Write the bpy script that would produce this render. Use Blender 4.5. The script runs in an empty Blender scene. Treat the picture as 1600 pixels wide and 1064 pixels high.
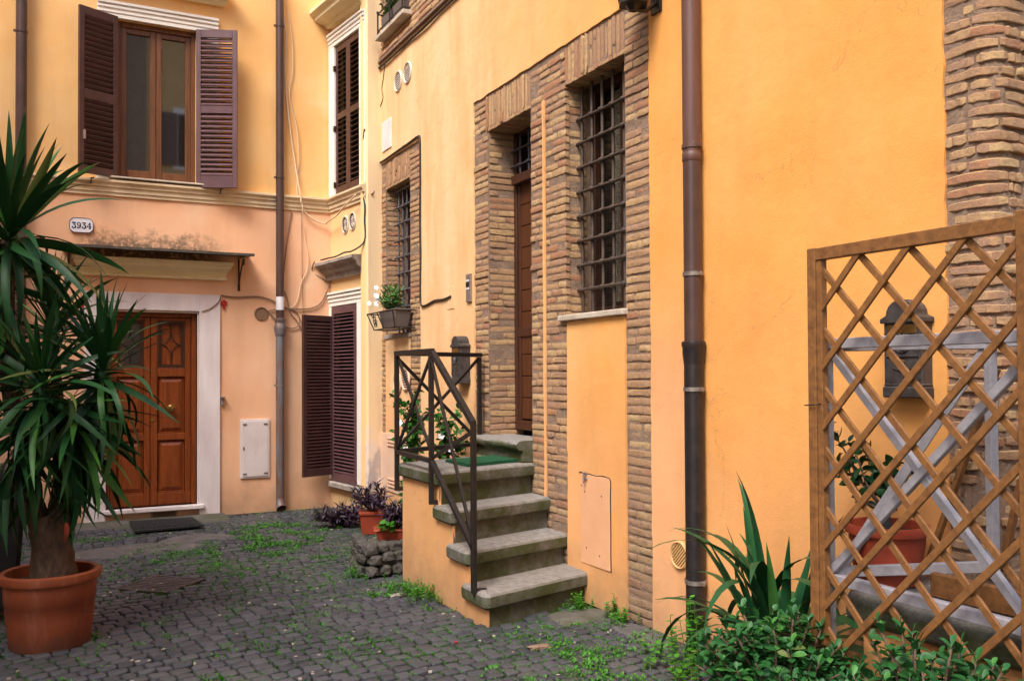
import bpy, bmesh, math, random
from mathutils import Vector, Matrix, Euler, noise as mnoise
random.seed(7)
R = math.radians
SC = bpy.context.scene
COL = SC.collection
# ------------------------------------------------------------------ camera
CAMH = 1.65
def cam_axes(yaw=27.4, pitch=1.0, roll=0.3):
    y, p, r = R(yaw), R(pitch), R(roll)
    F = Vector((math.sin(y)*math.cos(p), math.cos(y)*math.cos(p), math.sin(p)))
    R0 = Vector((math.cos(y), -math.sin(y), 0)); U0 = R0.cross(F)
    return R0*math.cos(r)-U0*math.sin(r), U0*math.cos(r)+R0*math.sin(r), F
CR, CU, CF = cam_axes()
CC = Vector((0, 0, CAMH))
cd = bpy.data.cameras.new('camera'); cam = bpy.data.objects.new('camera', cd); COL.objects.link(cam)
cd.sensor_width = 36; cd.lens = 1400/1600*36; cd.shift_y = 28/1600; cd.clip_end = 300; cd.clip_start = 0.05
cam.matrix_world = Matrix(((CR.x, CU.x, -CF.x, CC.x), (CR.y, CU.y, -CF.y, CC.y), (CR.z, CU.z, -CF.z, CC.z), (0, 0, 0, 1)))
SC.camera = cam
# ------------------------------------------------------------------ world and sun
SUN_EL, SUN_AZ = 52, 232          # azimuth: where the light comes from, clockwise from +Y
w = bpy.data.worlds.new('World'); SC.world = w; w.use_nodes = True
nt = w.node_tree; bg = nt.nodes['Background']
sky = nt.nodes.new('ShaderNodeTexSky'); sky.sky_type = 'NISHITA'; sky.sun_disc = False
sky.sun_elevation = R(SUN_EL); sky.sun_rotation = R(SUN_AZ); sky.air_density = 1.0; sky.dust_density = 3.0; sky.ozone_density = 1.0
nt.links.new(sky.outputs[0], bg.inputs[0]); bg.inputs[1].default_value = 0.15
sd = bpy.data.lights.new('sun', 'SUN'); sun = bpy.data.objects.new('sun', sd); COL.objects.link(sun)
sd.energy = 1.5; sd.angle = R(24); sd.color = (1.0, 0.93, 0.82)
sv = Vector((math.sin(R(SUN_AZ))*math.cos(R(SUN_EL)), math.cos(R(SUN_AZ))*math.cos(R(SUN_EL)), math.sin(R(SUN_EL))))
sun.rotation_euler = (-sv).to_track_quat('-Z', 'Y').to_euler()
SC.view_settings.view_transform = 'Standard'; SC.view_settings.look = 'None'; SC.view_settings.gamma = 1
SC.view_settings.use_curve_mapping = False; SC.view_settings.exposure = 1.25
# ------------------------------------------------------------------ helpers
def proj(p):
    d = Vector(p)-CC; wd = d.dot(CF)
    if wd < .1: return None
    return 800+1400*d.dot(CR)/wd, 560-1400*d.dot(CU)/wd, wd
def tag(o, label=None, cat=None, group=None, kind=None):
    if label: o['label'] = label
    if cat: o['category'] = cat
    if group: o['group'] = group
    if kind: o['kind'] = kind
    return o
WL = {}
def thing(name, label, cat, loc=(0, 0, 0), group=None):
    o = bpy.data.objects.new(name, None); COL.objects.link(o); o.empty_display_size = .2
    o.location = loc; WL[o.name] = Vector(loc); return tag(o, label, cat, group)
def wl(o): return WL.get(o.name, Vector((0, 0, 0))) if o else Vector((0, 0, 0))
def link(name, me, M=None, parent=None, mat=None):
    """place mesh with world matrix M under parent"""
    o = bpy.data.objects.new(name, me); COL.objects.link(o)
    M = M.copy() if M is not None else Matrix.Identity(4)
    M.translation = M.translation-wl(parent)
    o.matrix_basis = M
    if parent: o.parent = parent
    WL[o.name] = wl(parent)+M.translation
    if mat and not me.materials: me.materials.append(mat)
    return o
class MB:
    def __init__(s): s.v = []; s.f = []
    def add(s, vs, fs):
        n = len(s.v); s.v += [tuple(v) for v in vs]; s.f += [tuple(i+n for i in f) for f in fs]; return s
    def hexa(s, c):
        """8 corners: bottom 4 ccw, top 4 ccw"""
        return s.add(c, [(3, 2, 1, 0), (4, 5, 6, 7), (0, 1, 5, 4), (1, 2, 6, 5), (2, 3, 7, 6), (3, 0, 4, 7)])
    def box(s, fr, s0, s1, o0, o1, z0, z1):
        P = fr.p
        return s.hexa([P(s0, o0, z0), P(s1, o0, z0), P(s1, o1, z0), P(s0, o1, z0), P(s0, o0, z1), P(s1, o0, z1), P(s1, o1, z1), P(s0, o1, z1)])
    def bar(s, a, b, w_, t_, side=None):
        """rectangular bar from a to b, width w_ across 'side', thickness t_"""
        a, b = Vector(a), Vector(b); d = (b-a).normalized()
        sd_ = Vector(side) if side else (Vector((0, 0, 1)) if abs(d.z) < .9 else Vector((1, 0, 0)))
        x = (sd_-d*sd_.dot(d)).normalized(); y = d.cross(x)
        x *= w_/2; y *= t_/2
        return s.hexa([a-x-y, a+x-y, a+x+y, a-x+y, b-x-y, b+x-y, b+x+y, b-x+y])
    def tube(s, pts, r, n=8, close=True):
        pts = [Vector(p) for p in pts]; m = len(pts)
        rs = r if isinstance(r, (list, tuple)) else [r]*m
        vs = []; fs = []; up = None
        for i, p in enumerate(pts):
            t = (pts[min(i+1, m-1)]-pts[max(i-1, 0)]).normalized()
            if up is None: up = Vector((0, 0, 1)) if abs(t.z) < .9 else Vector((1, 0, 0))
            x = (up-t*up.dot(t)).normalized(); y = t.cross(x); up = x
            for k in range(n):
                a = 2*math.pi*k/n; vs.append(p+(x*math.cos(a)+y*math.sin(a))*rs[i])
        for i in range(m-1):
            for k in range(n):
                fs.append((i*n+k, i*n+(k+1) % n, (i+1)*n+(k+1) % n, (i+1)*n+k))
        if close: fs += [tuple(range(n))[::-1], tuple(range((m-1)*n, m*n))]
        return s.add(vs, fs)
    def lathe(s, prof, c=(0, 0, 0), n=32, axis=None):
        c = Vector(c); vs = []; fs = []
        ax = axis or (Vector((1, 0, 0)), Vector((0, 1, 0)), Vector((0, 0, 1)))
        for r, z in prof:
            for k in range(n):
                a = 2*math.pi*k/n; vs.append(c+ax[0]*(r*math.cos(a))+ax[1]*(r*math.sin(a))+ax[2]*z)
        for i in range(len(prof)-1):
            for k in range(n): fs.append((i*n+k, i*n+(k+1) % n, (i+1)*n+(k+1) % n, (i+1)*n+k))
        return s.add(vs, fs)
    def prism(s, fr, poly, a, b, mode='so'):
        """extrude polygon. mode 'oz': polygon in (out,z) extruded along s; 'sz': polygon in (s,z) extruded along out"""
        n = len(poly)
        if mode == 'oz': P = lambda q, t: fr.p(t, q[0], q[1])
        elif mode == 'sz': P = lambda q, t: fr.p(q[0], t, q[1])
        else: P = lambda q, t: fr.p(q[0], q[1], t)
        vs = [P(q, a) for q in poly]+[P(q, b) for q in poly]
        fs = [tuple(range(n)), tuple(range(n, 2*n))[::-1]]+[(i, (i+1) % n, n+(i+1) % n, n+i) for i in range(n)]
        return s.add(vs, fs)
    def mesh(s, name, mat=None, smooth=False, bevel=0, seg=1, origin=None, recalc=True):
        me = bpy.data.meshes.new(name)
        vs = s.v
        if origin is not None: vs = [tuple(Vector(v)-Vector(origin)) for v in vs]
        me.from_pydata(vs, [], s.f)
        if bevel or recalc:
            bm = bmesh.new(); bm.from_mesh(me)
            if recalc: bmesh.ops.recalc_face_normals(bm, faces=bm.faces)
            if bevel: bmesh.ops.bevel(bm, geom=[e for e in bm.edges if e.calc_face_angle(0) > .5], offset=bevel, segments=seg, affect='EDGES', clamp_overlap=True)
            bm.to_mesh(me); bm.free()
        if smooth: me.shade_smooth()
        if smooth == 'auto' or (smooth and smooth is not True):
            me.set_sharp_from_angle(angle=R(float(smooth) if smooth != 'auto' else 35))
        if mat: me.materials.append(mat)
        me.update(); return me
    def build(s, name, mat, parent=None, smooth=False, bevel=0, seg=1, recalc=True):
        o0 = wl(parent)
        me = s.mesh(name, mat, smooth, bevel, seg, o0, recalc)
        return link(name, me, Matrix.Translation(o0), parent)
class Fr:
    def __init__(s, O, D, N): s.O = Vector((O[0], O[1], 0)); s.D = Vector((D[0], D[1], 0)).normalized(); s.N = Vector((N[0], N[1], 0)).normalized()
    def p(s, a, o, z): return s.O+s.D*a+s.N*o+Vector((0, 0, z))
    def M(s, a, o, z, sc=(1, 1, 1), tilt=0, yaw=0):
        m = Matrix(((s.D.x, s.N.x, 0, 0), (s.D.y, s.N.y, 0, 0), (0, 0, 1, 0), (0, 0, 0, 1)))
        return Matrix.Translation(s.p(a, o, z)) @ m @ Euler((0, tilt, yaw)).to_matrix().to_4x4() @ Matrix.Diagonal((sc[0], sc[1], sc[2], 1))
XW, YL = 3.469, 11.017
FW = Fr((XW, 0), (0, 1), (-1, 0))
FL = Fr((0, YL), (1, 0), (0, -1))
FS = Fr((3.15, YL), (.14, -1.067), (-1.067, -.14)); SLEN = 1.076
FG = Fr((0, 0), (1, 0), (0, 1))
def solo(name, mb, mat, label, cat, loc, group=None, kind=None, **k):
    """a thing that is one mesh, origin at loc"""
    me = mb.mesh(name, mat, origin=loc, **k)
    o = link(name, me, Matrix.Translation(Vector(loc)))
    return tag(o, label, cat, group, kind)
# ------------------------------------------------------------------ materials
def rgb(h):
    return tuple(h)+(1,)
class NT:
    def __init__(s, name):
        s.m = bpy.data.materials.new(name); s.m.use_nodes = True; s.t = s.m.node_tree; s.b = s.t.nodes['Principled BSDF']
        s.geo = None
    def n(s, typ, **k):
        nd = s.t.nodes.new(typ)
        for a, v in k.items(): setattr(nd, a, v)
        return nd
    def L(s, a, b): s.t.links.new(a, b)
    def pos(s):
        if not s.geo: s.geo = s.n('ShaderNodeNewGeometry')
        return s.geo.outputs['Position']
    def noise(s, scale, detail=4, rough=.6, vec=None, stretch=None, dist=0):
        nd = s.n('ShaderNodeTexNoise'); nd.inputs['Scale'].default_value = scale; nd.inputs['Detail'].default_value = detail
        nd.inputs['Roughness'].default_value = rough; nd.inputs['Distortion'].default_value = dist
        v = vec or s.pos()
        if stretch:
            mp = s.n('ShaderNodeMapping'); mp.inputs['Scale'].default_value = stretch; s.L(v, mp.inputs[0]); v = mp.outputs[0]
        s.L(v, nd.inputs['Vector']); return nd.outputs['Fac']
    def ramp(s, fac, a, b, c0=(0, 0, 0, 1), c1=(1, 1, 1, 1)):
        r = s.n('ShaderNodeValToRGB'); r.color_ramp.elements[0].position = a; r.color_ramp.elements[1].position = b
        r.color_ramp.elements[0].color = c0; r.color_ramp.elements[1].color = c1; s.L(fac, r.inputs[0]); return r.outputs[0]
    def mr(s, val, a, b, c=0, d=1):
        r = s.n('ShaderNodeMapRange'); s.L(val, r.inputs[0])
        for i, x in enumerate((a, b, c, d)): r.inputs[i+1].default_value = x
        return r.outputs[0]
    def mix(s, fac, a, b, mode='MIX'):
        m = s.n('ShaderNodeMix', data_type='RGBA', blend_type=mode)
        for sock, x in ((m.inputs[0], fac), (m.inputs[6], a), (m.inputs[7], b)):
            if hasattr(x, 'links'): s.L(x, sock)
            elif isinstance(x, (int, float)): sock.default_value = x
            else: sock.default_value = tuple(x)[:3]+(1,)
        return m.outputs[2]
    def math(s, op, a, b=0):
        m = s.n('ShaderNodeMath', operation=op)
        for i, x in enumerate((a, b)):
            if hasattr(x, 'links'): s.L(x, m.inputs[i])
            else: m.inputs[i].default_value = x
        return m.outputs[0]
    def sep(s):
        x = s.n('ShaderNodeSeparateXYZ'); s.L(s.pos(), x.inputs[0]); return x.outputs
    def rnd(s):
        """per object and per island random"""
        if not s.geo: s.pos()
        oi = s.n('ShaderNodeObjectInfo')
        return s.math('FRACT', s.math('ADD', oi.outputs['Random'], s.geo.outputs['Random Per Island']))
    def fin(s, col, rough=.8, bump=None, strength=.3, dist=.01, spec=.4, metal=0, **k):
        if hasattr(col, 'links'): s.L(col, s.b.inputs['Base Color'])
        else: s.b.inputs['Base Color'].default_value = tuple(col)[:3]+(1,)
        if hasattr(rough, 'links'): s.L(rough, s.b.inputs['Roughness'])
        else: s.b.inputs['Roughness'].default_value = rough
        s.b.inputs['Specular IOR Level'].default_value = spec; s.b.inputs['Metallic'].default_value = metal
        if bump is not None:
            bp = s.n('ShaderNodeBump'); bp.inputs['Strength'].default_value = strength; bp.inputs['Distance'].default_value = dist
            s.L(bump, bp.inputs['Height']); s.L(bp.outputs[0], s.b.inputs['Normal'])
        for a, v in k.items(): s.b.inputs[a.replace('_', ' ')].default_value = v
        return s.m
def simple(name, c1, c2=None, scale=8, rough=.6, bscale=60, bstr=.15, bdist=.003, metal=0, spec=.4, stretch=None):
    t = NT(name); c2 = c2 or tuple(x*.7 for x in c1)
    f = t.ramp(t.noise(scale, 5, stretch=stretch), .35, .68)
    return t.fin(t.mix(f, c1, c2), rough, t.noise(bscale, 3, stretch=stretch), bstr, bdist, spec, metal)
def m_plaster_w():
    t = NT('ochre_plaster'); sx = t.sep()
    big = t.ramp(t.noise(.9, 5, .62), .35, .7)
    col = t.mix(big, (.88, .445, .14), (.82, .355, .085))
    # paler paint on the left part, partly brighter light put in the colour
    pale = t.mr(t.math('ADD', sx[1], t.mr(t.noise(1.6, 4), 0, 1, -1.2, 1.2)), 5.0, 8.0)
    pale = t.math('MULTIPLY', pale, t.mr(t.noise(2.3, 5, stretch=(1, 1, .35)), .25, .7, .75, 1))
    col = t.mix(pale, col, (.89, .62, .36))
    # salmon repaint low down and on the narrow strip
    low = t.math('MULTIPLY', t.mr(t.math('ADD', sx[2], t.mr(t.noise(1.1, 4), 0, 1, -1.2, 1.2)), 2.1, .5), .55)
    col = t.mix(low, col, (.78, .38, .19))
    # repaired patches with their own edge, and hairline cracks
    rp = t.math('MULTIPLY', t.ramp(t.noise(.75, 3, .45), .56, .575), .16)
    col = t.mix(rp, col, (.86, .50, .22))
    rp = t.math('MULTIPLY', t.ramp(t.noise(1.9, 3, .5, dist=.4), .60, .63), .16)
    col = t.mix(rp, col, (.78, .36, .12))
    ck = t.math('ABSOLUTE', t.math('SUBTRACT', t.noise(1.3, 7, .62, dist=.5), .5))
    ck = t.math('MULTIPLY', t.mr(ck, .0035, .001), t.ramp(t.noise(.9, 2), .52, .60))
    col = t.mix(t.math('MULTIPLY', ck, .45), col, (.35, .20, .10))
    strip = t.math('MULTIPLY', t.math('GREATER_THAN', sx[1], 4.38), t.math('LESS_THAN', sx[1], 4.73))
    strip = t.math('MULTIPLY', strip, t.mr(sx[2], 2.4, 1.6))
    strip = t.math('MULTIPLY', strip, .55)
    col = t.mix(strip, col, (.82, .44, .25))
    st = t.math('MULTIPLY', t.ramp(t.noise(3.2, 6, .65, stretch=(1, 1, .16)), .46, .74), t.mr(pale, 0, 1, .45, .75))
    col = t.mix(st, col, t.mix(pale, (.66, .33, .11), (.80, .40, .16)))
    pk = t.math('MULTIPLY', t.ramp(t.noise(60, 2, .5), .72, .80), .35)
    col = t.mix(pk, col, (.55, .30, .10))
    dirt = t.math('MULTIPLY', t.mr(t.math('ADD', sx[2], t.mr(t.noise(5, 4), 0, 1, -.35, .35)), .45, -.1), .65)
    col = t.mix(dirt, col, (.30, .20, .12))
    h = t.math('ADD', t.math('MULTIPLY', t.noise(110, 4, .65, stretch=(1, 1, 1.4)), t.mr(t.noise(1.8, 3), .3, .7, .25, .9)), t.math('MULTIPLY', t.noise(9, 5, .6), 1.6))
    return t.fin(col, .92, h, .55, .005, .15)
def m_plaster_l():
    t = NT('yellow_plaster'); sx = t.sep()
    big = t.ramp(t.noise(1.0, 5, .62), .35, .7)
    up = t.mix(big, (.88, .56, .25), (.86, .46, .16))
    lo = t.mix(t.ramp(t.noise(.8, 5, .6), .35, .65), (.88, .55, .36), (.82, .45, .26))
    col = t.mix(t.mr(sx[2], 3.70, 3.80), lo, up)
    wing = t.mr(sx[0], 3.150, 3.156)
    col = t.mix(wing, col, t.mix(big, (.88, .60, .31), (.86, .55, .25)))
    col = t.mix(t.math('MULTIPLY', t.mr(sx[0], 3.265, 3.285), .8), col, (.88, .70, .46))
    pl = t.math('MULTIPLY', t.math('MULTIPLY', t.mr(sx[0], 3.255, 3.27), t.mr(t.math('ADD', sx[2], t.mr(t.noise(3, 5), 0, 1, -.7, .7)), 1.0, .7)), .9)
    col = t.mix(pl, col, t.mix(t.ramp(t.noise(7, 5, stretch=(1, 1, .3)), .52, .6), (.78, .66, .58), (.40, .38, .42)))
    st = t.math('MULTIPLY', t.ramp(t.noise(2.4, 6, .65, stretch=(1, 1, .2)), .50, .80), .55)
    col = t.mix(st, col, (.60, .34, .19))
    wt = t.math('MULTIPLY', t.ramp(t.noise(1.7, 5, .6), .58, .75), .5)
    col = t.mix(wt, col, (.86, .62, .42))
    # black growth on the wall just above the door canopy
    n_ = t.noise(9, 6, .7)
    mz = t.math('MULTIPLY', t.mr(t.math('ADD', sx[2], t.mr(n_, .3, .7, .11, -.11)), 3.30, 3.14), t.math('GREATER_THAN', sx[2], 2.99))
    mx = t.math('MULTIPLY', t.mr(sx[0], .2, .5), t.mr(sx[0], 1.95, 1.55))
    mk = t.math('MULTIPLY', t.math('MULTIPLY', mz, mx), t.ramp(t.noise(30, 4), .3, .5))
    col = t.mix(t.math('MULTIPLY', mk, .85), col, (.10, .08, .06))
    dirt = t.math('MULTIPLY', t.mr(t.math('ADD', sx[2], t.mr(t.noise(4, 4), 0, 1, -.4, .4)), .45, -.1), .6)
    col = t.mix(dirt, col, (.34, .22, .15))
    h = t.math('ADD', t.math('MULTIPLY', t.noise(120, 3, .6), .4), t.math('MULTIPLY', t.noise(14, 4, .6), 1.0))
    return t.fin(col, .92, h, .3, .005, .15)
def m_brick(name='brick_clay'):
    t = NT(name); r = t.rnd(); sx = t.sep()
    cr = t.n('ShaderNodeValToRGB'); cr.color_ramp.interpolation = 'CONSTANT'; t.L(r, cr.inputs[0])
    cols = [(.47, .28, .155), (.52, .32, .17), (.43, .245, .145), (.57, .37, .19), (.48, .29, .165), (.46, .225, .125), (.53, .33, .175), (.45, .27, .17), (.48, .285, .155), (.58, .39, .205)]
    el = cr.color_ramp.elements
    el[0].color = rgb(cols[0]); el[1].position = .1; el[1].color = rgb(cols[1])
    for i in range(2, 10):
        e = el.new(i/10); e.color = rgb(cols[i])
    col = t.mix(t.math('MULTIPLY', t.ramp(t.noise(28, 5, .65), .42, .72), .55), cr.outputs[0], (.22, .15, .12))
    col = t.mix(t.math('MULTIPLY', t.ramp(t.noise(75, 3), .62, .74), .35), col, (.55, .47, .38))
    dirt = t.math('MULTIPLY', t.mr(sx[2], 1.3, 0), .55)
    col = t.mix(dirt, col, (.16, .12, .10))
    return t.fin(col, .9, t.noise(55, 6, .75), .9, .009, .15)
def m_mortar():
    t = NT('old_mortar')
    col = t.mix(t.ramp(t.noise(14, 6, .7), .35, .7), (.22, .15, .11), (.37, .26, .19))
    return t.fin(col, .95, t.noise(55, 5, .7), .9, .012, .1)
def m_cobble():
    t = NT('basalt_cobble'); r = t.rnd()
    col = t.mix(r, (.034, .037, .047), (.072, .074, .090))
    col = t.mix(t.math('MULTIPLY', t.ramp(t.noise(1.1, 6, .65), .46, .70), .55), col, (.125, .12, .13))
    col = t.mix(t.math('MULTIPLY', t.ramp(t.noise(60, 4, .7), .58, .75), .35), col, (.13, .12, .125))
    col = t.mix(t.math('MULTIPLY', t.ramp(t.noise(1.1, 5), .52, .75), .30), col, (.05, .07, .025))
    return t.fin(col, .62, t.noise(45, 6, .72), .8, .008, .4)
def m_ground():
    t = NT('joint_earth')
    col = t.mix(t.ramp(t.noise(9, 6, .7), .4, .65), (.022, .018, .017), (.055, .045, .038))
    col = t.mix(t.math('MULTIPLY', t.ramp(t.noise(1.6, 5, .6), .38, .56), t.ramp(t.noise(14, 4, .6), .35, .55)), col, (.045, .12, .016))
    col = t.mix(t.ramp(t.noise(40, 3, .6), .66, .72), col, (.24, .21, .19))
    return t.fin(col, .95, t.noise(80, 5, .7), .8, .01, .1)
def m_cement(name='cement', a=(.27, .25, .24), b=(.15, .14, .13), moss=0):
    t = NT(name)
    col = t.mix(t.ramp(t.noise(6, 6, .7), .35, .7), a, b)
    if moss: col = t.mix(t.math('MULTIPLY', t.ramp(t.noise(2.5, 6, .7), .4, .62), moss), col, (.05, .065, .018))
    return t.fin(col, .9, t.noise(60, 6, .7), .6, .006, .2)
def m_step():
    t = NT('peperino_steps'); g = t.pos(); sx = t.sep()
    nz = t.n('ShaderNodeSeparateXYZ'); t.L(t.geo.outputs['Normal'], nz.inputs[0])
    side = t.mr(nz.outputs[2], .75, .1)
    col = t.mix(t.ramp(t.noise(18, 6, .75), .35, .7), (.37, .345, .335), (.20, .18, .175))
    col = t.mix(t.math('MULTIPLY', t.ramp(t.noise(110, 3), .62, .7), .6), col, (.42, .38, .36))
    ms = t.math('MULTIPLY', t.ramp(t.noise(3.0, 6, .75), .30, .56), t.mr(side, 0, 1, .16, .95))
    col = t.mix(ms, col, (.085, .10, .022))
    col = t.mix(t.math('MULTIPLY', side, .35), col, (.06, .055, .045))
    return t.fin(col, .9, t.noise(38, 7, .8), 1.0, .012, .15)
def m_wood(name, a, b, rough=.45, scale=3, stretch=(14, 14, .7), spec=.4, wear=None):
    t = NT(name)
    f = t.ramp(t.noise(scale, 6, .6, stretch=stretch, dist=.6), .35, .68)
    col = t.mix(f, a, b)
    if wear: col = t.mix(t.math('MULTIPLY', t.ramp(t.noise(22, 5, .7), .60, .72), .7), col, wear)
    return t.fin(col, rough, t.noise(scale*4, 5, .6, stretch=stretch), .25, .002, spec)
def m_leaf(name, a, b, c, rough=.38, spec=.5, tips=False):
    t = NT(name); r = t.rnd()
    col = t.mix(r, a, b); col = t.mix(t.math('MULTIPLY', t.math('GREATER_THAN', r, .86), .8), col, c)
    col = t.mix(t.math('MULTIPLY', t.ramp(t.noise(12, 4), .45, .7), .35), col, tuple(x*.55 for x in a))
    col = t.mix(t.math('MULTIPLY', t.math('GREATER_THAN', r, .972), .55), col, (.16, .13, .04))
    if tips:
        tc = t.n('ShaderNodeTexCoord'); sp_ = t.n('ShaderNodeSeparateXYZ'); t.L(tc.outputs['Object'], sp_.inputs[0])
        col = t.mix(t.mr(t.math('ADD', sp_.outputs[0], t.math('MULTIPLY', r, .05)), .95, 1.0), col, (.24, .16, .07))
    return t.fin(col, rough, t.noise(50, 2), .1, .001, spec)
M = {}
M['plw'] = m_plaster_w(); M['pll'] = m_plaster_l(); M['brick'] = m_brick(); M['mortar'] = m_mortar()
M['cobble'] = m_cobble(); M['earth'] = m_ground(); M['step'] = m_step()
M['cement'] = m_cement('cement', (.14, .13, .13), (.075, .07, .07)); M['cementmoss'] = m_cement('mossy_cement', (.16, .15, .14), (.10, .09, .085), .6)
M['trav'] = m_cement('travertine', (.62, .55, .46), (.40, .33, .26)); M['travdirty'] = m_cement('weathered_travertine', (.50, .44, .40), (.22, .19, .17))
M['cream'] = simple('cream_cornice_paint', (.88, .78, .52), (.78, .66, .40), 5, .8, 40, .3)
M['course'] = simple('string_course_stone', (.82, .66, .45), (.62, .47, .30), 4, .85, 40, .35)
M['white'] = simple('white_window_paint', (.90, .87, .82), (.84, .79, .72), 3, .8, 40, .3)
M['doorframe'] = simple('white_marble_frame', (.82, .76, .78), (.66, .57, .58), 2.5, .7, 50, .3, stretch=(2, 2, .5))
M['pink'] = simple('pale_pink_plaster', (.80, .56, .42), (.72, .49, .36), 2, .9, 60, .4)
M['pinkw'] = simple('salmon_patch_plaster', (.80, .43, .24), (.74, .38, .20), 4, .9, 70, .5)
M['shut'] = simple('dark_brown_shutter_paint', (.080, .034, .031), (.052, .022, .021), 6, .38, 50, .12, spec=.5)
M['shutlit'] = simple('lit_plum_shutter_paint', (.135, .066, .075), (.095, .046, .054), 6, .36, 50, .12, spec=.5)  # lighter copy of shutter paint, with the light on a leaf painted in
M['winwood'] = m_wood('window_wood', (.19, .075, .030), (.095, .036, .016), .4)
M['door'] = m_wood('varnished_door_wood', (.27, .062, .013), (.15, .033, .008), .38, 2.5, wear=(.40, .14, .045))
M['doord'] = m_wood('dark_door_wood', (.075, .026, .013), (.04, .015, .008), .45)
M['plank'] = m_wood('dark_plank_wood', (.11, .034, .012), (.06, .02, .008), .45)
M['trell'] = m_wood('larch_slats', (.28, .125, .042), (.16, .070, .026), .6, 3, (9, 9, 9), .25, wear=(.10, .055, .03))
M['greyw'] = m_wood('grey_painted_wood', (.38, .36, .40), (.30, .285, .315), .6, 4, (9, 9, 9), .3)
M['iron'] = simple('black_iron_paint', (.012, .010, .010), (.024, .018, .016), 20, .45, 80, .25, spec=.5)
M['irong'] = simple('blue_grey_iron', (.12, .12, .15), (.07, .065, .08), 20, .55, 80, .3, metal=.3)
M['ironr'] = simple('rusty_iron_bars', (.12, .082, .058), (.055, .045, .045), 18, .6, 80, .4, metal=.3)
def m_pipe():
    t = NT('painted_downpipe'); 
    col = t.mix(t.ramp(t.noise(5, 5, stretch=(3, 3, .4)), .4, .7), (.13, .060, .048), (.085, .040, .034))
    col = t.mix(t.ramp(t.noise(30, 5, .7, stretch=(1, 1, .35)), .66, .72), col, (.38, .27, .24))
    return t.fin(col, .5, t.noise(40, 4), .2, .003, .5)
M['pipe'] = m_pipe()
M['pipel'] = simple('dark_brown_pipe_paint', (.085, .045, .040), (.06, .033, .03), 6, .4, 40, .1, spec=.5)
M['pipeblack'] = simple('black_bitumen_pipe', (.012, .010, .012), (.03, .022, .02), 15, .45, 60, .4, spec=.5)
M['galv'] = simple('rusted_zinc_pipe', (.20, .21, .25), (.20, .10, .06), 7, .55, 50, .3, metal=.4, stretch=(2, 2, .5))
M['clamp'] = simple('steel_clamp', (.35, .30, .28), (.2, .17, .15), 20, .5, 60, .2, metal=.6)
t_ = NT('terracotta_plastic'); z_ = t_.sep()[2]
c_ = t_.mix(t_.ramp(t_.noise(5, 5), .35, .68), (.27, .062, .022), (.21, .048, .018))
c_ = t_.mix(t_.math('MULTIPLY', t_.ramp(t_.noise(9, 6, .7, stretch=(1, 1, .3)), .52, .75), .35), c_, (.42, .22, .14))
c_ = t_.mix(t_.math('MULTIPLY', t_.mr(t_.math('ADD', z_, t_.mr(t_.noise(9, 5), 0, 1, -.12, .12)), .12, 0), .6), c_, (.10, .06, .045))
M['terra'] = t_.fin(c_, .55, t_.noise(90, 3), .2, .003, .4)
M['terrad'] = simple('red_terracotta', (.38, .060, .026), (.26, .042, .02), 6, .6, 60, .3)
M['soil'] = simple('potting_soil', (.05, .032, .022), (.025, .018, .013), 30, .95, 60, .9, .01)
M['soilb'] = simple('brown_planter_bed', (.16, .085, .05), (.09, .05, .032), 12, .95, 70, .8, .01)
M['bark'] = simple('yucca_bark', (.12, .070, .042), (.05, .030, .02), 14, .9, 30, 1.0, .012, stretch=(3, 3, 1))
M['yucca'] = m_leaf('yucca_leaf', (.010, .056, .016), (.017, .082, .018), (.045, .15, .02), .48, .3, True)
M['yuccalit'] = m_leaf('lit_yucca_leaf', (.05, .17, .03), (.035, .13, .03), (.10, .25, .04))  # lighter copy of the yucca leaf, light on the rear crown put into colour
M['strap'] = m_leaf('strap_leaf', (.014, .072, .026), (.022, .10, .03), (.05, .16, .03), .48, .3)
M['jade'] = m_leaf('jade_leaf', (.018, .095, .024), (.028, .13, .028), (.065, .22, .04), .48, .3)
M['jadedark'] = m_leaf('dark_jade_leaf', (.010, .050, .016), (.016, .072, .020), (.026, .10, .024), .48, .3)
M['olean'] = m_leaf('flower_box_leaf', (.04, .15, .025), (.06, .22, .03), (.12, .32, .05), .45)
M['clover'] = m_leaf('weed_leaf', (.040, .18, .012), (.055, .24, .016), (.09, .30, .03), .55, .3)
M['grass'] = m_leaf('grass_blade', (.034, .15, .010), (.048, .21, .015), (.10, .22, .03), .6, .25)
M['purple'] = m_leaf('purple_leaf', (.030, .014, .040), (.05, .022, .06), (.07, .05, .06), .45)
M['petal'] = simple('white_petal', (.85, .83, .85), (.8, .78, .82), 5, .6)
M['stem'] = simple('woody_stem', (.16, .10, .07), (.10, .06, .045), 15, .8)
M['black'] = simple('black_plastic', (.016, .017, .020), (.028, .028, .032), 6, .5, 60, .15)
M['mat'] = simple('black_rubber_mat', (.012, .012, .014), (.02, .02, .022), 30, .85, 120, .8, .006)
M['matg'] = simple('green_mat', (.012, .12, .045), (.008, .07, .028), 40, .95, 160, 1.0, .01)
M['castiron'] = simple('cast_iron_cover', (.10, .085, .09), (.06, .05, .05), 10, .55, 60, .4, metal=.3)
M['bronze'] = simple('dark_bronze_box', (.085, .075, .075), (.042, .037, .038), 18, .5, 60, .3, metal=.2)
M['steel'] = simple('brushed_steel', (.42, .36, .37), (.33, .28, .28), 9, .4, 60, .1, metal=.6)
M['brass'] = simple('aged_brass', (.42, .27, .09), (.25, .15, .05), 12, .35, 60, .1, metal=.9)
M['enamel'] = simple('white_enamel', (.80, .80, .86), (.74, .73, .80), 6, .25, spec=.5)
M['ink'] = simple('navy_enamel', (.03, .03, .09), (.02, .02, .07), 6, .4)
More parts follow.
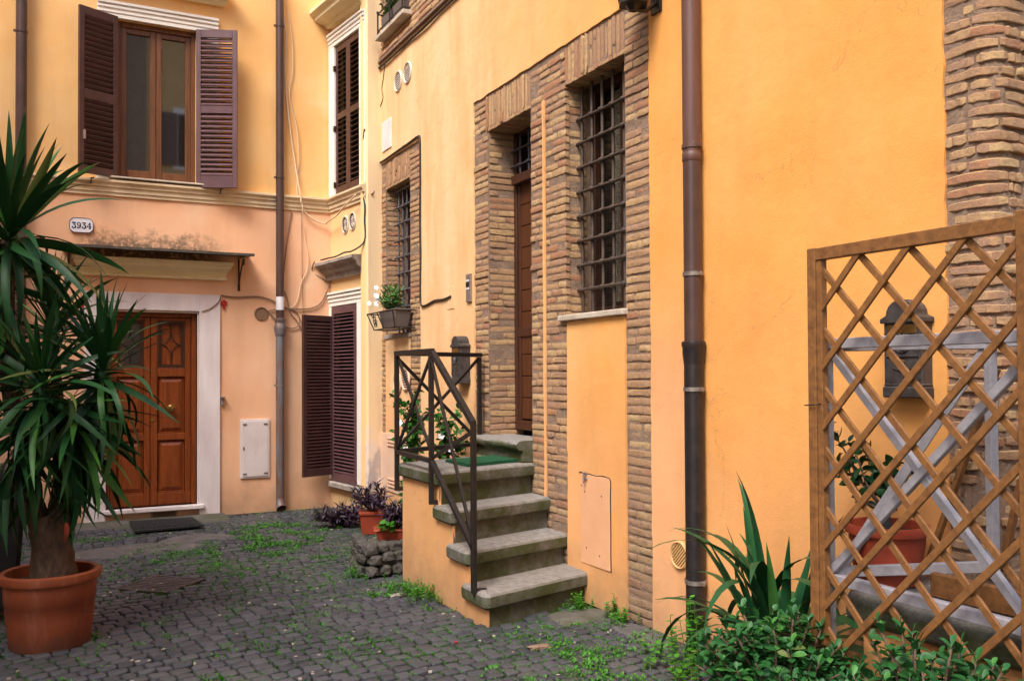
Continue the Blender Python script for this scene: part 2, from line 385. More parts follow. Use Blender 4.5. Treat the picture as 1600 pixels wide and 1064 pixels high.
M['whitecable'] = simple('cream_cable', (.80, .62, .42), (.75, .55, .36), 6, .6)
M['blackcable'] = simple('black_cable', (.05, .035, .03), (.03, .022, .02), 6, .6)
M['greycable'] = simple('dusty_cable', (.30, .19, .13), (.22, .14, .10), 6, .7)
M['ventw'] = simple('white_plastic_vent', (.75, .68, .60), (.65, .56, .46), 8, .6)
M['ventb'] = simple('brown_vent', (.36, .22, .14), (.28, .16, .10), 8, .6)
M['vento'] = simple('ochre_vent', (.72, .42, .18), (.6, .34, .14), 8, .7)
M['dark'] = simple('dark_interior', (.012, .010, .009), (.018, .014, .012), 6, .9)
M['red'] = simple('red_felt', (.50, .02, .02), (.4, .015, .015), 6, .7)
M['hatch'] = simple('white_metal_hatch', (.74, .66, .66), (.66, .57, .56), 4, .5, 30, .1)
M['marble'] = simple('blank_marble_plate', (.80, .76, .78), (.70, .64, .66), 5, .5)
M['stone'] = m_cement('rubble_stone', (.13, .115, .115), (.06, .055, .055), .35)
M['canopy'] = simple('weathered_sheet_canopy', (.11, .095, .08), (.05, .042, .036), 12, .7, 60, .5, .006)
M['boxgrey'] = simple('grey_brown_planter', (.15, .125, .12), (.12, .10, .095), 5, .55)
t_ = NT('window_glass'); M['glass'] = t_.fin((.020, .015, .010), .03, t_.noise(1.5, 2), .02, .01, .9, IOR=2.3)
t_ = NT('dark_window_glass'); M['glassd'] = t_.fin((.008, .007, .006), .06, t_.noise(1.5, 2), .02, .01, .5, IOR=1.45)
t_ = NT('lamp_glass'); M['lampglass'] = t_.fin((.45, .42, .45), .25, None, spec=.5)
# lace curtain
t_ = NT('patterned_curtain'); 
f_ = t_.ramp(t_.noise(38, 3, .5, dist=2), .45, .55); M['curtain'] = t_.fin(t_.mix(f_, (.06, .055, .04), (.20, .17, .12)), .8)
# ------------------------------------------------------------------ relief sheets
def sheet(name, fr, s0, s1, z0, z1, step, solid, out, breaks_s, breaks_z, mat, parent, skirt=.02, jit=.0, wob=.0, seed=0, kind=None, jitfn=None):
    def axis(a, b, br):
        pts = sorted(set([a, b]+[x for x in br if a < x < b])); o = []
        for p, q in zip(pts, pts[1:]):
            n = max(1, round((q-p)/step))
            o += [p+(q-p)*i/n for i in range(n)]
        return o+[b]
    S_, Z_ = axis(s0, s1, breaks_s), axis(z0, z1, breaks_z)
    nS, nZ = len(S_), len(Z_)
    cell = {}
    for i in range(nS-1):
        for j in range(nZ-1):
            if solid((S_[i]+S_[i+1])/2, (Z_[j]+Z_[j+1])/2): cell[(i, j)] = 1
    idx = {}; vs = []; fs = []
    rj = random.Random(seed)
    def vert(i, j):
        if (i, j) in idx: return idx[(i, j)]
        a, z = S_[i], Z_[j]
        nb = [(i+d, j+e) in cell for d in (-1, 0) for e in (-1, 0)]
        interior = all(nb)
        if not interior and jit and s0 < a < s1 and z0 < z < z1:
            k = 1 if jitfn is None else jitfn(a, z)
            a += rj.uniform(-jit, jit)*k; z += rj.uniform(-jit, jit)*k
        o = out+(wob*(mnoise.noise(Vector((a*1.7, z*1.7, seed)))+.4*mnoise.noise(Vector((a*5, z*5, seed)))) if wob else 0)
        idx[(i, j)] = (len(vs), a, z, o); vs.append(fr.p(a, o, z)); return idx[(i, j)]
    for (i, j) in cell:
        q = [vert(i, j)[0], vert(i+1, j)[0], vert(i+1, j+1)[0], vert(i, j+1)[0]]
        fs.append(tuple(q))
    back = {}
    def bv(i, j):
        if (i, j) not in back:
            _, a, z, o = idx[(i, j)]; back[(i, j)] = len(vs); vs.append(fr.p(a, out-skirt, z))
        return back[(i, j)]
    for (i, j) in list(cell):
        for (di, dj, A, B) in ((-1, 0, (0, 0), (0, 1)), (1, 0, (1, 1), (1, 0)), (0, -1, (1, 0), (0, 0)), (0, 1, (0, 1), (1, 1))):
            if (i+di, j+dj) not in cell:
                a = (i+A[0], j+A[1]); b = (i+B[0], j+B[1])
                fs.append((idx[a][0], idx[b][0], bv(*b), bv(*a)))
    m = MB(); m.v = [tuple(v) for v in vs]; m.f = fs
    o = m.build(name, mat, parent, recalc=False)
    if kind: o['kind'] = kind
    return o
def inr(s, z, r): return r[0] < s < r[1] and r[2] < z < r[3]
# ------------------------------------------------------------------ ground
ground = thing('ground', None, None, (0, 0, 0)); ground['kind'] = 'structure'
MB().add([(-30, -30, -.03), (30, -30, -.03), (30, 30, -.03), (-30, 30, -.03)], [(0, 1, 2, 3)]).build('earth_bed', M['earth'], ground)
def gz(x, y):
    return .012*mnoise.noise(Vector((x*.7, y*.7, 3)))+.006*mnoise.noise(Vector((x*2.1, y*2.1, 9)))
gm = MB(); NX, NY = 96, 110; X0, X1, Y0, Y1 = -4.0, 3.6, 1.2, 11.1
for j in range(NY+1):
    for i in range(NX+1):
        x = X0+(X1-X0)*i/NX; y = Y0+(Y1-Y0)*j/NY; gm.v.append((x, y, gz(x, y)-.012+.004*mnoise.noise(Vector((x*14, y*14, 1)))))
for j in range(NY):
    for i in range(NX): a = j*(NX+1)+i; gm.f.append((a, a+1, a+NX+2, a+NX+1))
gm.build('joint_bed', M['earth'], ground, smooth=True, recalc=False)
def cobble_mesh(v):
    r = random.Random(v); m = MB(); n = 12; vs = []
    prof = [(1.0, -.03), (1.0, .004), (.965, .0115), (.86, .0150), (.45, .0160)]
    ang = []; rad = []; sk_ = r.uniform(-.09, .09)
    for q_ in range(4):
        cr_ = r.uniform(.80, .94)
        for (a, b) in ((1, -.5), (1, .62), (cr_, cr_)):
            x, y = a*.5*r.uniform(.93, 1.03), b*.5; x, y = (x, y) if q_ == 0 else (-y, x) if q_ == 1 else (-x, -y) if q_ == 2 else (y, -x)
            x += y*sk_; ang.append(math.atan2(y, x)); rad.append(math.hypot(x, y))
    o_ = sorted(range(12), key=lambda k: ang[k]); ang = [ang[k] for k in o_]; rad = [rad[k] for k in o_]
    for sc, z in prof:
        for k in range(n): vs.append((rad[k]*sc*math.cos(ang[k]), rad[k]*sc*math.sin(ang[k]), z+(r.uniform(-.0025, .0015) if z > .006 else 0)))
    vs.append((0, 0, .0165+r.uniform(-.004, .001)))
    fs = []
    for i in range(len(prof)-1):
        for k in range(n): fs.append((i*n+k, i*n+(k+1) % n, (i+1)*n+(k+1) % n, (i+1)*n+k))
    b = (len(prof)-1)*n
    for k in range(n): fs.append((b+k, b+(k+1) % n, len(vs)-1))
    m.add(vs, fs); return m
cob = [cobble_mesh(100+i) for i in range(9)]
cobme = [c.mesh('cobble', M['cobble'], smooth=True) for c in cob]
stair_poly = [(2.55, 5.28), (3.6, 5.60), (3.6, 7.25), (2.55, 6.85)]
def inpoly(x, y, P):
    c = False; n = len(P)
    for i in range(n):
        (x1, y1), (x2, y2) = P[i], P[(i+1) % n]
        if (y1 > y) != (y2 > y) and x < (x2-x1)*(y-y1)/(y2-y1)+x1: c = not c
    return c
MANC = (.80, 7.62)
def blocked(x, y):
    if x > 3.43 or y > 10.93 or inpoly(x, y, stair_poly): return True
    if abs(x-MANC[0])+abs(y-MANC[1]) < .40: return True
    if y > 10.55 and x < 1.75: return True               # cement apron by the door
    if (x-.75)**2/.42+(y-9.2)**2/.09 < 1: return True   # cement patches
    if (x-1.35)**2/.16+(y-9.55)**2/.05 < 1: return True
    if x > 2.95 and y > 4.7 and y < 5.42 and y > 4.7+.0: return x > 3.05 and y > 5.08-.0*(x)
    return False
spots = []
v_ = -3.0; row = 0
PT = .101
while v_ < 15:
    u_ = -9.0+(row % 2)*.06+random.uniform(-.02, .02)
    while u_ < 9:
        L_ = PT*random.uniform(.85, 1.2)
        uc = u_+L_/2
        # rows bend gently across the yard
        th = R(15)+R(9)*math.sin((uc+1.0)*.45)
        x = uc*math.cos(R(15))-v_*math.sin(R(15))+.10*math.sin(v_*1.1); y = uc*math.sin(R(15))+v_*math.cos(R(15))+.22*math.sin(uc*.8+.5)
        if X0 < x < X1 and 1.3 < y < 11 and not blocked(x, y):
            spots.append((x, y, R(15)+math.atan(.22*.8*math.cos(uc*.8+.5)), L_-.008, PT*random.uniform(.90, .99)-.005))
        u_ += L_
    v_ += PT; row += 1
def cob_M(sp):
    x, y, a, lx, ly = sp
    return Matrix.Translation((x, y, gz(x, y)-.004+random.uniform(-.004, .005))) @ Euler((random.gauss(0, .035), random.gauss(0, .035), a+random.gauss(0, .04))).to_matrix().to_4x4() @ Matrix.Diagonal((lx, ly, 1, 1))
def vis(p, mg=20):
    q = proj(p); return q is not None and -mg < q[0] < 1600+mg and -mg < q[1] < 1064+mg
def shown(sp):
    q = proj((sp[0], sp[1], 0))
    if q is None or not (-10 < q[0] < 1610 and q[1] < 1070): return False
    if q[0] > 1100 and q[1] > 1000: return False
    return True
order = sorted(spots, key=lambda s: (not shown(s), (s[0]**2+s[1]**2)))
cm = MB()
for k, sp in enumerate(order):
    Mx = cob_M(sp); vi = random.randrange(len(cob))
    if k < 300: link('cobble', cobme[vi], Mx, ground)
    else: cm.add([Mx @ Vector(v) for v in cob[vi].v], cob[vi].f)
o = cm.build('cobbles', M['cobble'], ground, smooth=True, recalc=False); o['kind'] = 'stuff'
# cement apron and worn cement patches
def blob(name, cx, cy, rx, ry, h, mat, n=26, seed=1, parent=ground):
    r = random.Random(seed); m = MB(); vs = [(cx, cy, gz(cx, cy)+h)]; rings = 3
    for q in range(1, rings+1):
        for k in range(n):
            a = 2*math.pi*k/n; f = q/rings*(1+.18*mnoise.noise(Vector((math.cos(a)*1.5, math.sin(a)*1.5, seed))))
            x, y = cx+rx*f*math.cos(a), cy+ry*f*math.sin(a); vs.append((x, y, gz(x, y)+(h if q < rings else -.02)+.004*mnoise.noise(Vector((x*6, y*6, 0)))))
    fs = [(0, 1+k, 1+(k+1) % n) for k in range(n)]
    for q in range(rings-1):
        for k in range(n): a = 1+q*n; fs.append((a+k, a+(k+1) % n, a+n+(k+1) % n, a+n+k))
    m.add(vs, fs); return m.build(name, mat, parent, smooth=True)
blob('cement_patch', .75, 9.2, .72, .36, .016, M['cement'], seed=3)
blob('cement_patch', 1.35, 9.55, .45, .26, .019, M['cement'], seed=5)
blob('cement_patch', 3.22, 5.25, .34, .19, .012, M['cementmoss'], seed=8)
blob('cement_patch', 3.34, 4.62, .16, .55, .016, M['cement'], seed=11)
am = MB()
nA = 44
for j in range(4):
    for i in range(nA+1):
        x = -4+5.85*i/nA; y = 11.0-[0, .18, .40, .50][j]-(.07*mnoise.noise(Vector((x*2.2, 0, 4))) if j == 3 else 0)
        am.v.append((x, y, [.035, .030, .022, -.02][j]+.006*mnoise.noise(Vector((x*4, y*4, 2)))))
for j in range(3):
    for i in range(nA): a = j*(nA+1)+i; am.f.append((a, a+1, a+nA+2, a+nA+1))
am.build('cement_apron', M['cementmoss'], ground, smooth=True)
# ------------------------------------------------------------------ bricks
BRK = []       # (frame matrix, size, variant)
def brick_proto(v):
    """unit brick: length x 1, depth y 1 (front at +.5), height z 1"""
    r = random.Random(500+v); m = MB(); st = 5; vs = []
    for i in range(st+1):
        x = -.5+i/st+(r.uniform(-.04, .04) if 0 < i < st else 0)
        e = 1 if 0 < i < st else .82
        j = lambda k=1: r.uniform(-.07, .07)*k
        c = .09+r.uniform(0, .09)
        ring = [(-.5, -.5), (.5-.07+j(.4), -.5*e+j()), (.5-(1-e)*.3+j(.35), -.5*e+c+j()), (.5-(1-e)*.3+j(.35), .5*e-c+j()), (.5-.07+j(.4), .5*e+j()), (-.5, .5)]
        for y, z in ring: vs.append((x+(r.uniform(-.015, .015) if i in (0, st) else 0), y, z))
    fs = []
    for i in range(st):
        for k in range(5): fs.append((i*6+k, i*6+k+1, (i+1)*6+k+1, (i+1)*6+k))
    fs += [(0, 1, 2, 3, 4, 5)[::-1], tuple(st*6+k for k in range(6))]
    return m.add(vs, fs)
bp_ = [brick_proto(i) for i in range(10)]
bme = [b.mesh('brick', M['brick'], smooth='24') for b in bp_]
def put_brick(fr, s, z, l, h, out=0, depth=.03, tilt=0):
    """centre s,z; face at out; depth into wall"""
    d = depth
    BRK.append((fr.M(s, out-d/2, z, (l, d, h), random.gauss(0, .006)+tilt), max(l, h)*min(l, h), fr.p(s, out, z), random.randrange(10)))
def course_field(fr, s0, s1, z0, z1, pitch=.0575, lens=(.11, .27), outf=.006, skip=None, depth=.035):
    z = z0+pitch/2; k = 0
    while z < z1-.012:
        s = s0; k += 1
        while s < s1-.02:
            rem = s1-s
            l = random.uniform(*lens)
            if rem < lens[1]*1.15: l = rem if (rem < .20 or random.random() < .45) else rem*random.choice((.33, .5, .62))
            if rem-l < .05: l = rem
            c = s+l/2
            if not (skip and skip(c, z)):
                if random.random() > .015:
                    put_brick(fr, c, z+random.uniform(-.003, .003), l-random.uniform(.006, .014), pitch-random.uniform(.010, .018), random.gauss(outf, .0035), depth, random.gauss(0, .008))
            s += l
        z += pitch
def soldier_field(fr, s0, s1, z0, z1, pitch=.047, out=.006, fan=0):
    n = int((s1-s0)/pitch); pitch = (s1-s0)/n
    for i in range(n):
        s = s0+(i+.5)*pitch; zz = z0
        cuts = [z0, z1] if random.random() < .55 else [z0, z0+(z1-z0)*random.choice((.3, .45, .6, .7)), z1]
        for a, b in zip(cuts, cuts[1:]):
            put_brick(fr, s+random.uniform(-.002, .002), (a+b)/2, pitch-.010, (b-a)-random.uniform(.006, .014), random.gauss(out, .004), .035, random.gauss(0, .012))
# ------------------------------------------------------------------ ochre house (right)
HW = thing('ochre_house', 'long ochre plastered house on the right with old brick door and window surrounds', 'house', (XW, 6.0, 0))
OPEN_D = (6.34, 7.127, 1.10, 3.82); OPEN_W = (5.01, 5.80, 2.06, 3.84); OPEN_S = (9.06, 9.83, 2.10, 3.80); OPEN_U = (9.08, 9.78, 5.58, 7.3)
OPENS = (OPEN_D, OPEN_W, OPEN_S, OPEN_U)
br_s = sorted({x for r in OPENS for x in r[:2]}); br_z = sorted({x for r in OPENS for x in r[2:]})
WTOP = 8.6
sheet('wall', FW, 2.48, 10.12, 0, WTOP, .3, lambda s, z: not any(inr(s, z, r) for r in OPENS), 0, br_s, br_z, M['mortar'], HW, skirt=.34)
BZ = [(4.72, 7.41, -.1, 4.13), (8.74, 10.125, .98, 4.11), (8.74, 9.06, .4, 4.11), (7.5, 10.40, 5.30, WTOP+1), (0, 2.577, -1, 9)]
def plast(s, z):
    if any(inr(s, z, r) for r in OPENS): return False
    if inr(s, z, (5.01, 5.775, -1, 2.045)): return True
    if inr(s, z, (6.103, 6.128, .57, 3.80)): return True
    if inr(s, z, (9.06, 9.83, 0, 2.06)): return True
    if inr(s, z, (10.05, 10.4, 5.52, 9)): return True
    if inr(s, z, (4.72, 7.41, 4.05, 4.13)) and s > 7.0+(z-4.13)*0: pass
    return not any(inr(s, z, r) for r in BZ)
ps = sorted({x for r in BZ for x in r[:2]} | set(br_s) | {5.775, 6.103, 6.128, 10.05})
pz = sorted({x for r in BZ for x in r[2:]} | set(br_z) | {2.045, .57, 3.80, 5.52, 2.06})
def jf(a, z): return .15 if (abs(a-6.115) < .03 or (abs(a-5.01) < .01 and z < 2.04) or z < .02) else 1
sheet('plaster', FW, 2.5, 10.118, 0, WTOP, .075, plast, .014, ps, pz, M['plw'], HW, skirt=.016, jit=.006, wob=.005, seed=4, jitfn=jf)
# brick surrounds
nb0 = lambda c, z: (6.095 < c < 6.135 and .57 < z < 3.80)
course_field(FW, 4.725, 5.005, 0.0, 4.12)
course_field(FW, 5.785, 6.098, 0.0, 3.80); course_field(FW, 6.133, 6.335, 0.0, 3.80)
course_field(FW, 5.86, 6.335, 3.80, 4.12, lens=(.14, .28)); course_field(FW, 5.785, 5.86, 3.80, 4.12) 
soldier_field(FW, 5.01, 5.855, 3.835, 4.12)
soldier_field(FW, 6.34, 7.16, 3.815, 4.11)
course_field(FW, 7.13, 7.41, .90, 3.815); course_field(FW, 7.165, 7.41, 3.815, 4.11)
course_field(FW, 8.745, 9.055, .45, 4.08); course_field(FW, 9.835, 10.112, 1.0, 4.08)
soldier_field(FW, 9.06, 9.83, 3.80, 4.09)
course_field(FW, 7.55, 9.07, 5.33, 6.6); course_field(FW, 9.07, 9.79, 5.33, 5.57); course_field(FW, 9.79, 10.045, 5.33, 6.6); course_field(FW, 10.045, 10.112, 5.33, 5.52)
# reveals: frames whose face looks along -y (left jambs) and +y (right jambs), soffits
def reveal(r, depth, s_at, flip, z0=None, z1=None):
    f = Fr((XW, s_at), (1, 0), (0, -1 if flip else 1))
    course_field(f, 0.005, depth, z0 or r[2], z1 or r[3], lens=(.12, .24), outf=.004, depth=.02)
reveal(OPEN_D, .27, OPEN_D[1], True); reveal(OPEN_W, .19, OPEN_W[1], True); reveal(OPEN_S, .20, OPEN_S[1], True)
reveal(OPEN_D, .27, OPEN_D[0], False); reveal(OPEN_W, .19, OPEN_W[0], False)
def soffit(r, depth, n):
    m = MB(); 
    for i in range(n):
        a = r[0]+(r[1]-r[0])*i/n; b = r[0]+(r[1]-r[0])*(i+1)/n
        m.box(FW, a+.004, b-.004, -depth, .004, r[3]-.014-random.uniform(0, .006), r[3]+.01)
    o = m.build('soffit_bricks', M['brick'], HW, bevel=.002); o['kind'] = 'stuff'
soffit(OPEN_D, .27, 17); soffit(OPEN_W, .19, 17); soffit(OPEN_S, .2, 16)
# projecting brick ledge under the upper window
m = MB(); m.box(FW, 7.5, 10.36, 0, .05, 5.285, 5.325); m.build('ledge', M['mortar'], HW, bevel=.005)
course_field(FW, 7.5, 10.36, 5.33, 5.385, outf=.045, depth=.05)
# ---- rounded brick pier at the near corner
def corner_path(t):
    """t metres from s=2.60 going towards the corner, round it and along the end wall; returns point, normal"""
    Rr = .10; yc, xc = 2.354+Rr, XW+Rr-.0
    l1 = 2.60-yc
    if t < l1: return Vector((XW, 2.60-t, 0)), Vector((-1, 0, 0))
    t -= l1; la = Rr*math.pi/2
    if t < la:
        a = t/Rr; n = Vector((-math.cos(a), -math.sin(a), 0)); return Vector((xc, yc, 0))+n*Rr, n
    t -= la; return Vector((xc+t, yc-Rr, 0)), Vector((0, -1, 0))
pm = MB(); z = .0; rr = random.Random(3); PB = []
while z < WTOP-.1:
    pitch = .0555; t = .025+rr.uniform(-.006, .008)
    while t < 1.6:
        l = rr.choice((.10, .13, .24, .27, .29, .31)) if z > 1.2 else rr.uniform(.09, .2)
        if t < .2 and rr.random() < .45: l = rr.choice((.11, .14))
        PB.append((z+pitch/2+rr.uniform(-.003, .003), t, t+l-.012, pitch-.013-rr.uniform(0, .006), rr.gauss(.006, .004)+(rr.uniform(-.02, .012) if z < 1.25 else 0)))
        t += l
    z += pitch
def pbrick(b, m):
    z, t0, t1, h, o = b; n = 6; vs = []
    for i in range(n+1):
        t = t0+(t1-t0)*i/n; p, nn = corner_path(t); e = 1 if 0 < i < n else .8
        sag = .0035*math.sin(t*9+z*31)+rr.uniform(-.002, .002); oo = o+rr.uniform(-.004, .004)-(.004 if e < 1 else 0)
        hh = h*e*rr.uniform(.88, 1.05)
        for dz, do in ((-.5, -.03), (-.5+rr.uniform(-.04, .04), -.002), (-.40, .0), (.38, .0), (.5+rr.uniform(-.04, .04), -.003), (.5, -.03)):
            vs.append(p+nn*(oo+do)+Vector((0, 0, z+sag+dz*hh)))
    fs = []
    for i in range(n):
        for k in range(5): fs.append((i*6+k, i*6+k+1, (i+1)*6+k+1, (i+1)*6+k))
    fs += [tuple(range(6))[::-1], tuple(n*6+k for k in range(6))]
    m.add(vs, fs)
ncorner = 0; rest = MB(); M['brickp'] = m_brick('corner_brick_clay')
for b in PB:
    c, _ = corner_path((b[1]+b[2])/2)
    if vis((c.x, c.y, b[0]), 0) and b[1] < .7 and b[0] > .75:
        m = MB(); pbrick(b, m); m.build('brick', M['brick'], HW, smooth='24'); ncorner += 1
    else: pbrick(b, rest)
o = rest.build('corner_bricks', M['brick'], HW, smooth='50', recalc=False); o['kind'] = 'stuff'
m = MB(); vs = []
N_ = 16
for z in (0, WTOP):
    for i in range(N_+1):
        t = 1.6*i/N_ if i > 8 else .30*i/8
        p, n = corner_path(-0.02+t); vs.append(p+n*-.004+Vector((0, 0, z)))
m.add(vs, [(i, i+1, N_+2+i, N_+1+i) for i in range(N_)]); m.build('corner_core', M['mortar'], HW, recalc=False)
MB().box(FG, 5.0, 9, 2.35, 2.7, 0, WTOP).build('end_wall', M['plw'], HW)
# place bricks: largest in view are objects
def bkey(b):
    q = proj(b[2])
    if q is None or not (0 < q[0] < 1600 and 0 < q[1] < 1064): return 1e9
    return q[2]*q[2]/b[1]
BRK.sort(key=bkey); NI = 298-ncorner; m = MB()
for k, (Mx, a, c, v) in enumerate(BRK):
    if k < NI: link('brick', bme[v], Mx, HW)
    else: m.add([Mx @ Vector(q) for q in bp_[v].v], bp_[v].f)
o = m.build('bricks', M['brick'], HW, smooth='50', recalc=False); o['kind'] = 'stuff'
print('bricks', len(BRK), 'corner', ncorner, 'cobbles', len(spots))
# ---- door of the ochre house
d = MB(); r = OPEN_D
d.box(FW, r[0], r[0]+.05, -.33, -.25, r[2]+.06, 3.82).box(FW, r[1]-.05, r[1], -.33, -.25, r[2]+.06, 3.82).box(FW, r[0]+.05, r[1]-.05, -.33, -.255, 3.77, 3.82).box(FW, r[0]+.05, r[1]-.05, -.33, -.20, 3.33, 3.41).box(FW, r[0]+.05, r[1]-.05, -.33, -.24, r[2]+.06, 1.24)
dr = d.build('door', M['doord'], HW, bevel=.004); dr['label'] = 'dark brown plank front door deep in the brick doorway'
z = 1.245; k = 0
pk = MB(); pk.box(Fr((0, 0), (1, 0), (0, 1)), -.34, .34, -.012, .012, -.093, .093); pkm = pk.mesh('plank', M['plank'], bevel=.006)
for k in range(11):
    link('plank', pkm, FW.M((r[0]+r[1])/2, -.285, 1.345+k*.19), dr)
# vertical trims of the door leaf
MB().box(FW, r[0]+.05, r[0]+.075, -.28, -.262, 1.24, 3.33).box(FW, r[1]-.10, r[1]-.05, -.29, -.262, 1.24, 3.33).box(FW, r[0]+.05, r[1]-.05, -.29, -.258, 1.98, 2.06).build('leaf_frame', M['doord'], dr, bevel=.003)
MB().box(FW, r[0]+.05, r[1]-.05, -.325, -.31, 3.41, 3.77).build('transom_pane', M['glassd'], dr)
def grille(name, label, fr, ss, zs, s0, s1, z0, z1, o, rad, mat, parent):
    g = bpy.data.objects.new(name, None); COL.objects.link(g); g.parent = parent
    g.location = fr.p((s0+s1)/2, o, z0)-wl(parent); WL[g.name] = fr.p((s0+s1)/2, o, z0); g['label'] = label
    for s in ss:
        pts = [fr.p(s, o-.004, z0)]
        for z in sorted(zs): pts += [fr.p(s, o-.004, z-.03), fr.p(s, o+.006, z), fr.p(s, o-.004, z+.03)]
        pts.append(fr.p(s, o-.004, z1)); MB().tube(pts, rad*.9, 7).build('bar', mat, g, smooth='60')
    for z in zs:
        m = MB().tube([fr.p(s0, o+.012, z), fr.p((s0+s1)/2, o+.014, z+random.uniform(-.004, .004)), fr.p(s1, o+.012, z)], rad*.85, 7)
        for s in ss: m.tube([fr.p(s-rad*1.7, o+.009, z), fr.p(s-rad*.9, o+.011, z), fr.p(s+rad*.9, o+.011, z), fr.p(s+rad*1.7, o+.009, z)], [rad*.9, rad*1.35, rad*1.35, rad*.9], 7)
        m.build('bar', mat, g, smooth='60')
    return g
grille('transom_grille', 'small iron grille over the plank door', FW, [6.50, 6.66, 6.82, 6.98], [3.50, 3.64], r[0], r[1], 3.41, 3.77, -.24, .011, M['irong'], HW)
# ---- large barred window
r = OPEN_W
wf = MB(); wf.box(FW, r[0], r[0]+.06, -.30, -.22, r[2], r[3]).box(FW, r[1]-.07, r[1], -.30, -.22, r[2], r[3]).box(FW, r[0]+.06, r[1]-.07, -.30, -.22, r[3]-.07, r[3]).box(FW, r[0]+.06, r[1]-.07, -.30, -.22, r[2], r[2]+.09)
wf.box(FW, 5.29, 5.40, -.30, -.225, r[2]+.09, r[3]-.07)
wn = wf.build('window', M['doord'], HW, bevel=.004); wn['label'] = 'large window behind the rusty iron grille'
MB().box(FW, r[0]+.06, r[1]-.07, -.275, -.265, r[2]+.09, r[3]-.07).build('pane', M['glassd'], wn)
MB().box(FW, 5.42, 5.56, -.262, -.258, r[2]+.12, r[3]-.1).build('curtain', M['curtain'], wn)
fm = MB()
for i in range(34): fm.box(FW, 5.06+i*.0205, 5.0615+i*.0205, -.200, -.1985, r[2]+.02, 3.05)
for i in range(48): fm.box(FW, 5.05, 5.77, -.198, -.1965, r[2]+.02+i*.0205, r[2]+.0215+i*.0205)
o = fm.build('wire_mesh', M['blackcable'], wn, recalc=False); o['kind'] = 'stuff'
grille('window_grille', 'rusty iron grille with eight cross bars over the large window', FW, [5.75, 5.61, 5.47, 5.33, 5.19, 5.06], [2.28+.185*i for i in range(8)], r[0]-.02, r[1]+.02, r[2], r[3], -.115, .0145, M['ironr'], HW)
MB().box(FW, 4.99, 5.86, -.22, .045, 2.045, 2.088).build('window_sill', M['trav'], HW, bevel=.006)
# ---- small barred window
r = OPEN_S
wf = MB(); wf.box(FW, r[0], r[0]+.05, -.32, -.25, r[2], r[3]).box(FW, r[1]-.05, r[1], -.32, -.25, r[2], r[3]).box(FW, r[0]+.05, r[1]-.05, -.32, -.25, r[3]-.06, r[3]).box(FW, r[0]+.05, r[1]-.05, -.32, -.25, r[2], r[2]+.06)
wn = wf.build('window', M['shut'], HW, bevel=.004); wn['label'] = 'small window behind the blue grey grille'
MB().box(FW, r[0]+.05, r[1]-.05, -.30, -.29, r[2]+.06, r[3]-.06).build('pane', M['glassd'], wn)
grille('window_grille', 'blue grey iron grille over the small window', FW, [9.14, 9.27, 9.40, 9.53, 9.66], [2.22+.19*i for i in range(9)], r[0]-.02, r[1]-.06, r[2], r[3], -.09, .0125, M['irong'], HW)
MB().box(FW, 9.04, 9.86, -.20, .03, 2.055, 2.10).build('window_sill', M['travdirty'], HW, bevel=.006)
MB().box(FW, 9.06, 9.83, -.30, .008, 2.10, 2.112).build('inner_sill', M['mortar'], HW)
# ---- upper window
r = OPEN_U
wf = MB(); wf.box(FW, r[0], r[0]+.06, -.30, -.22, r[2], r[3]).box(FW, r[1]-.06, r[1], -.30, -.22, r[2], r[3]).box(FW, r[0]+.06, r[1]-.06, -.30, -.22, r[3]-.07, r[3]).box(FW, r[0]+.06, r[1]-.06, -.30, -.22, r[2], r[2]+.08)
wn = wf.build('window', M['winwood'], HW, bevel=.004); wn['label'] = 'upper window above the brick ledge'
MB().box(FW, r[0]+.06, r[1]-.06, -.275, -.265, r[2]+.08, r[3]-.07).build('pane', M['glassd'], wn)
MB().box(FW, 8.98, 9.90, -.20, .11, 5.515, 5.565).build('window_sill', M['trav'], HW, bevel=.006)
MB().box(FW, 2.5, 10.118, -.34, -.33, 0, 0.01).build('footing', M['dark'], HW)
# room backs so openings are dark
for a_, b_, c_, d_ in ((4.9, 7.3, 1.0, 4.0), (8.95, 10.0, 2.0, 4.0), (8.9, 9.9, 5.4, 7.4)): MB().box(FW, a_, b_, -.9, -.36, c_, d_).build('dark_room', M['dark'], HW)
# ---- pink louvre panel under the small window and repaired hatch
m = MB(); m.box(FW, 9.16, 10.115, .014, .026, .33, .985)
for zz in (.88, .92, .96, .42, .46, .50):
    m.box(FW, 9.30, 9.72, .026, .040, zz-.035, zz-.018)
solo('vent_panel', m, M['pink'], 'pale pink wall panel with two sets of raised louvres below the small barred window', 'panel', (XW, 9.6, .33), bevel=.002)
m = MB(); m.box(FW, 5.20, 5.58, .012, .0215, .285, .925)
hp = thing('wall_hatch', 'salmon plastered access hatch in the wall under the large barred window', 'hatch', (XW, 5.39, .285))
m.build('cover', M['pinkw'], hp, bevel=.002)
m = MB(); pts = [(5.60, .935), (5.52, .932), (5.46, .930), (5.38, .925), (5.28, .934), (5.20, .925), (5.187, .90), (5.193, .80), (5.19, .6), (5.192, .42), (5.19, .28)]
m.tube([FW.p(a, .0185, b) for a, b in pts], .0035, 5); m.build('crack_edge', M['dark'], hp)
m = MB(); m.tube([FW.p(5.50, .02, .94), FW.p(5.50, .045, .94), FW.p(5.50, .045, .86)], .006, 6); m.box(FW, 5.48, 5.52, .02, .034, .89, .905).box(FW, 5.485, 5.515, .02, .034, .925, .94); m.build('bolt', M['steel'], hp)
m = MB()
for a, b in ((5.52, .80), (5.30, .79), (5.50, .40), (5.33, .37), (5.56, .84)): m.tube([FW.p(a, .018, b), FW.p(a, .023, b)], .006, 6)
m.build('screw_holes', M['dark'], hp)
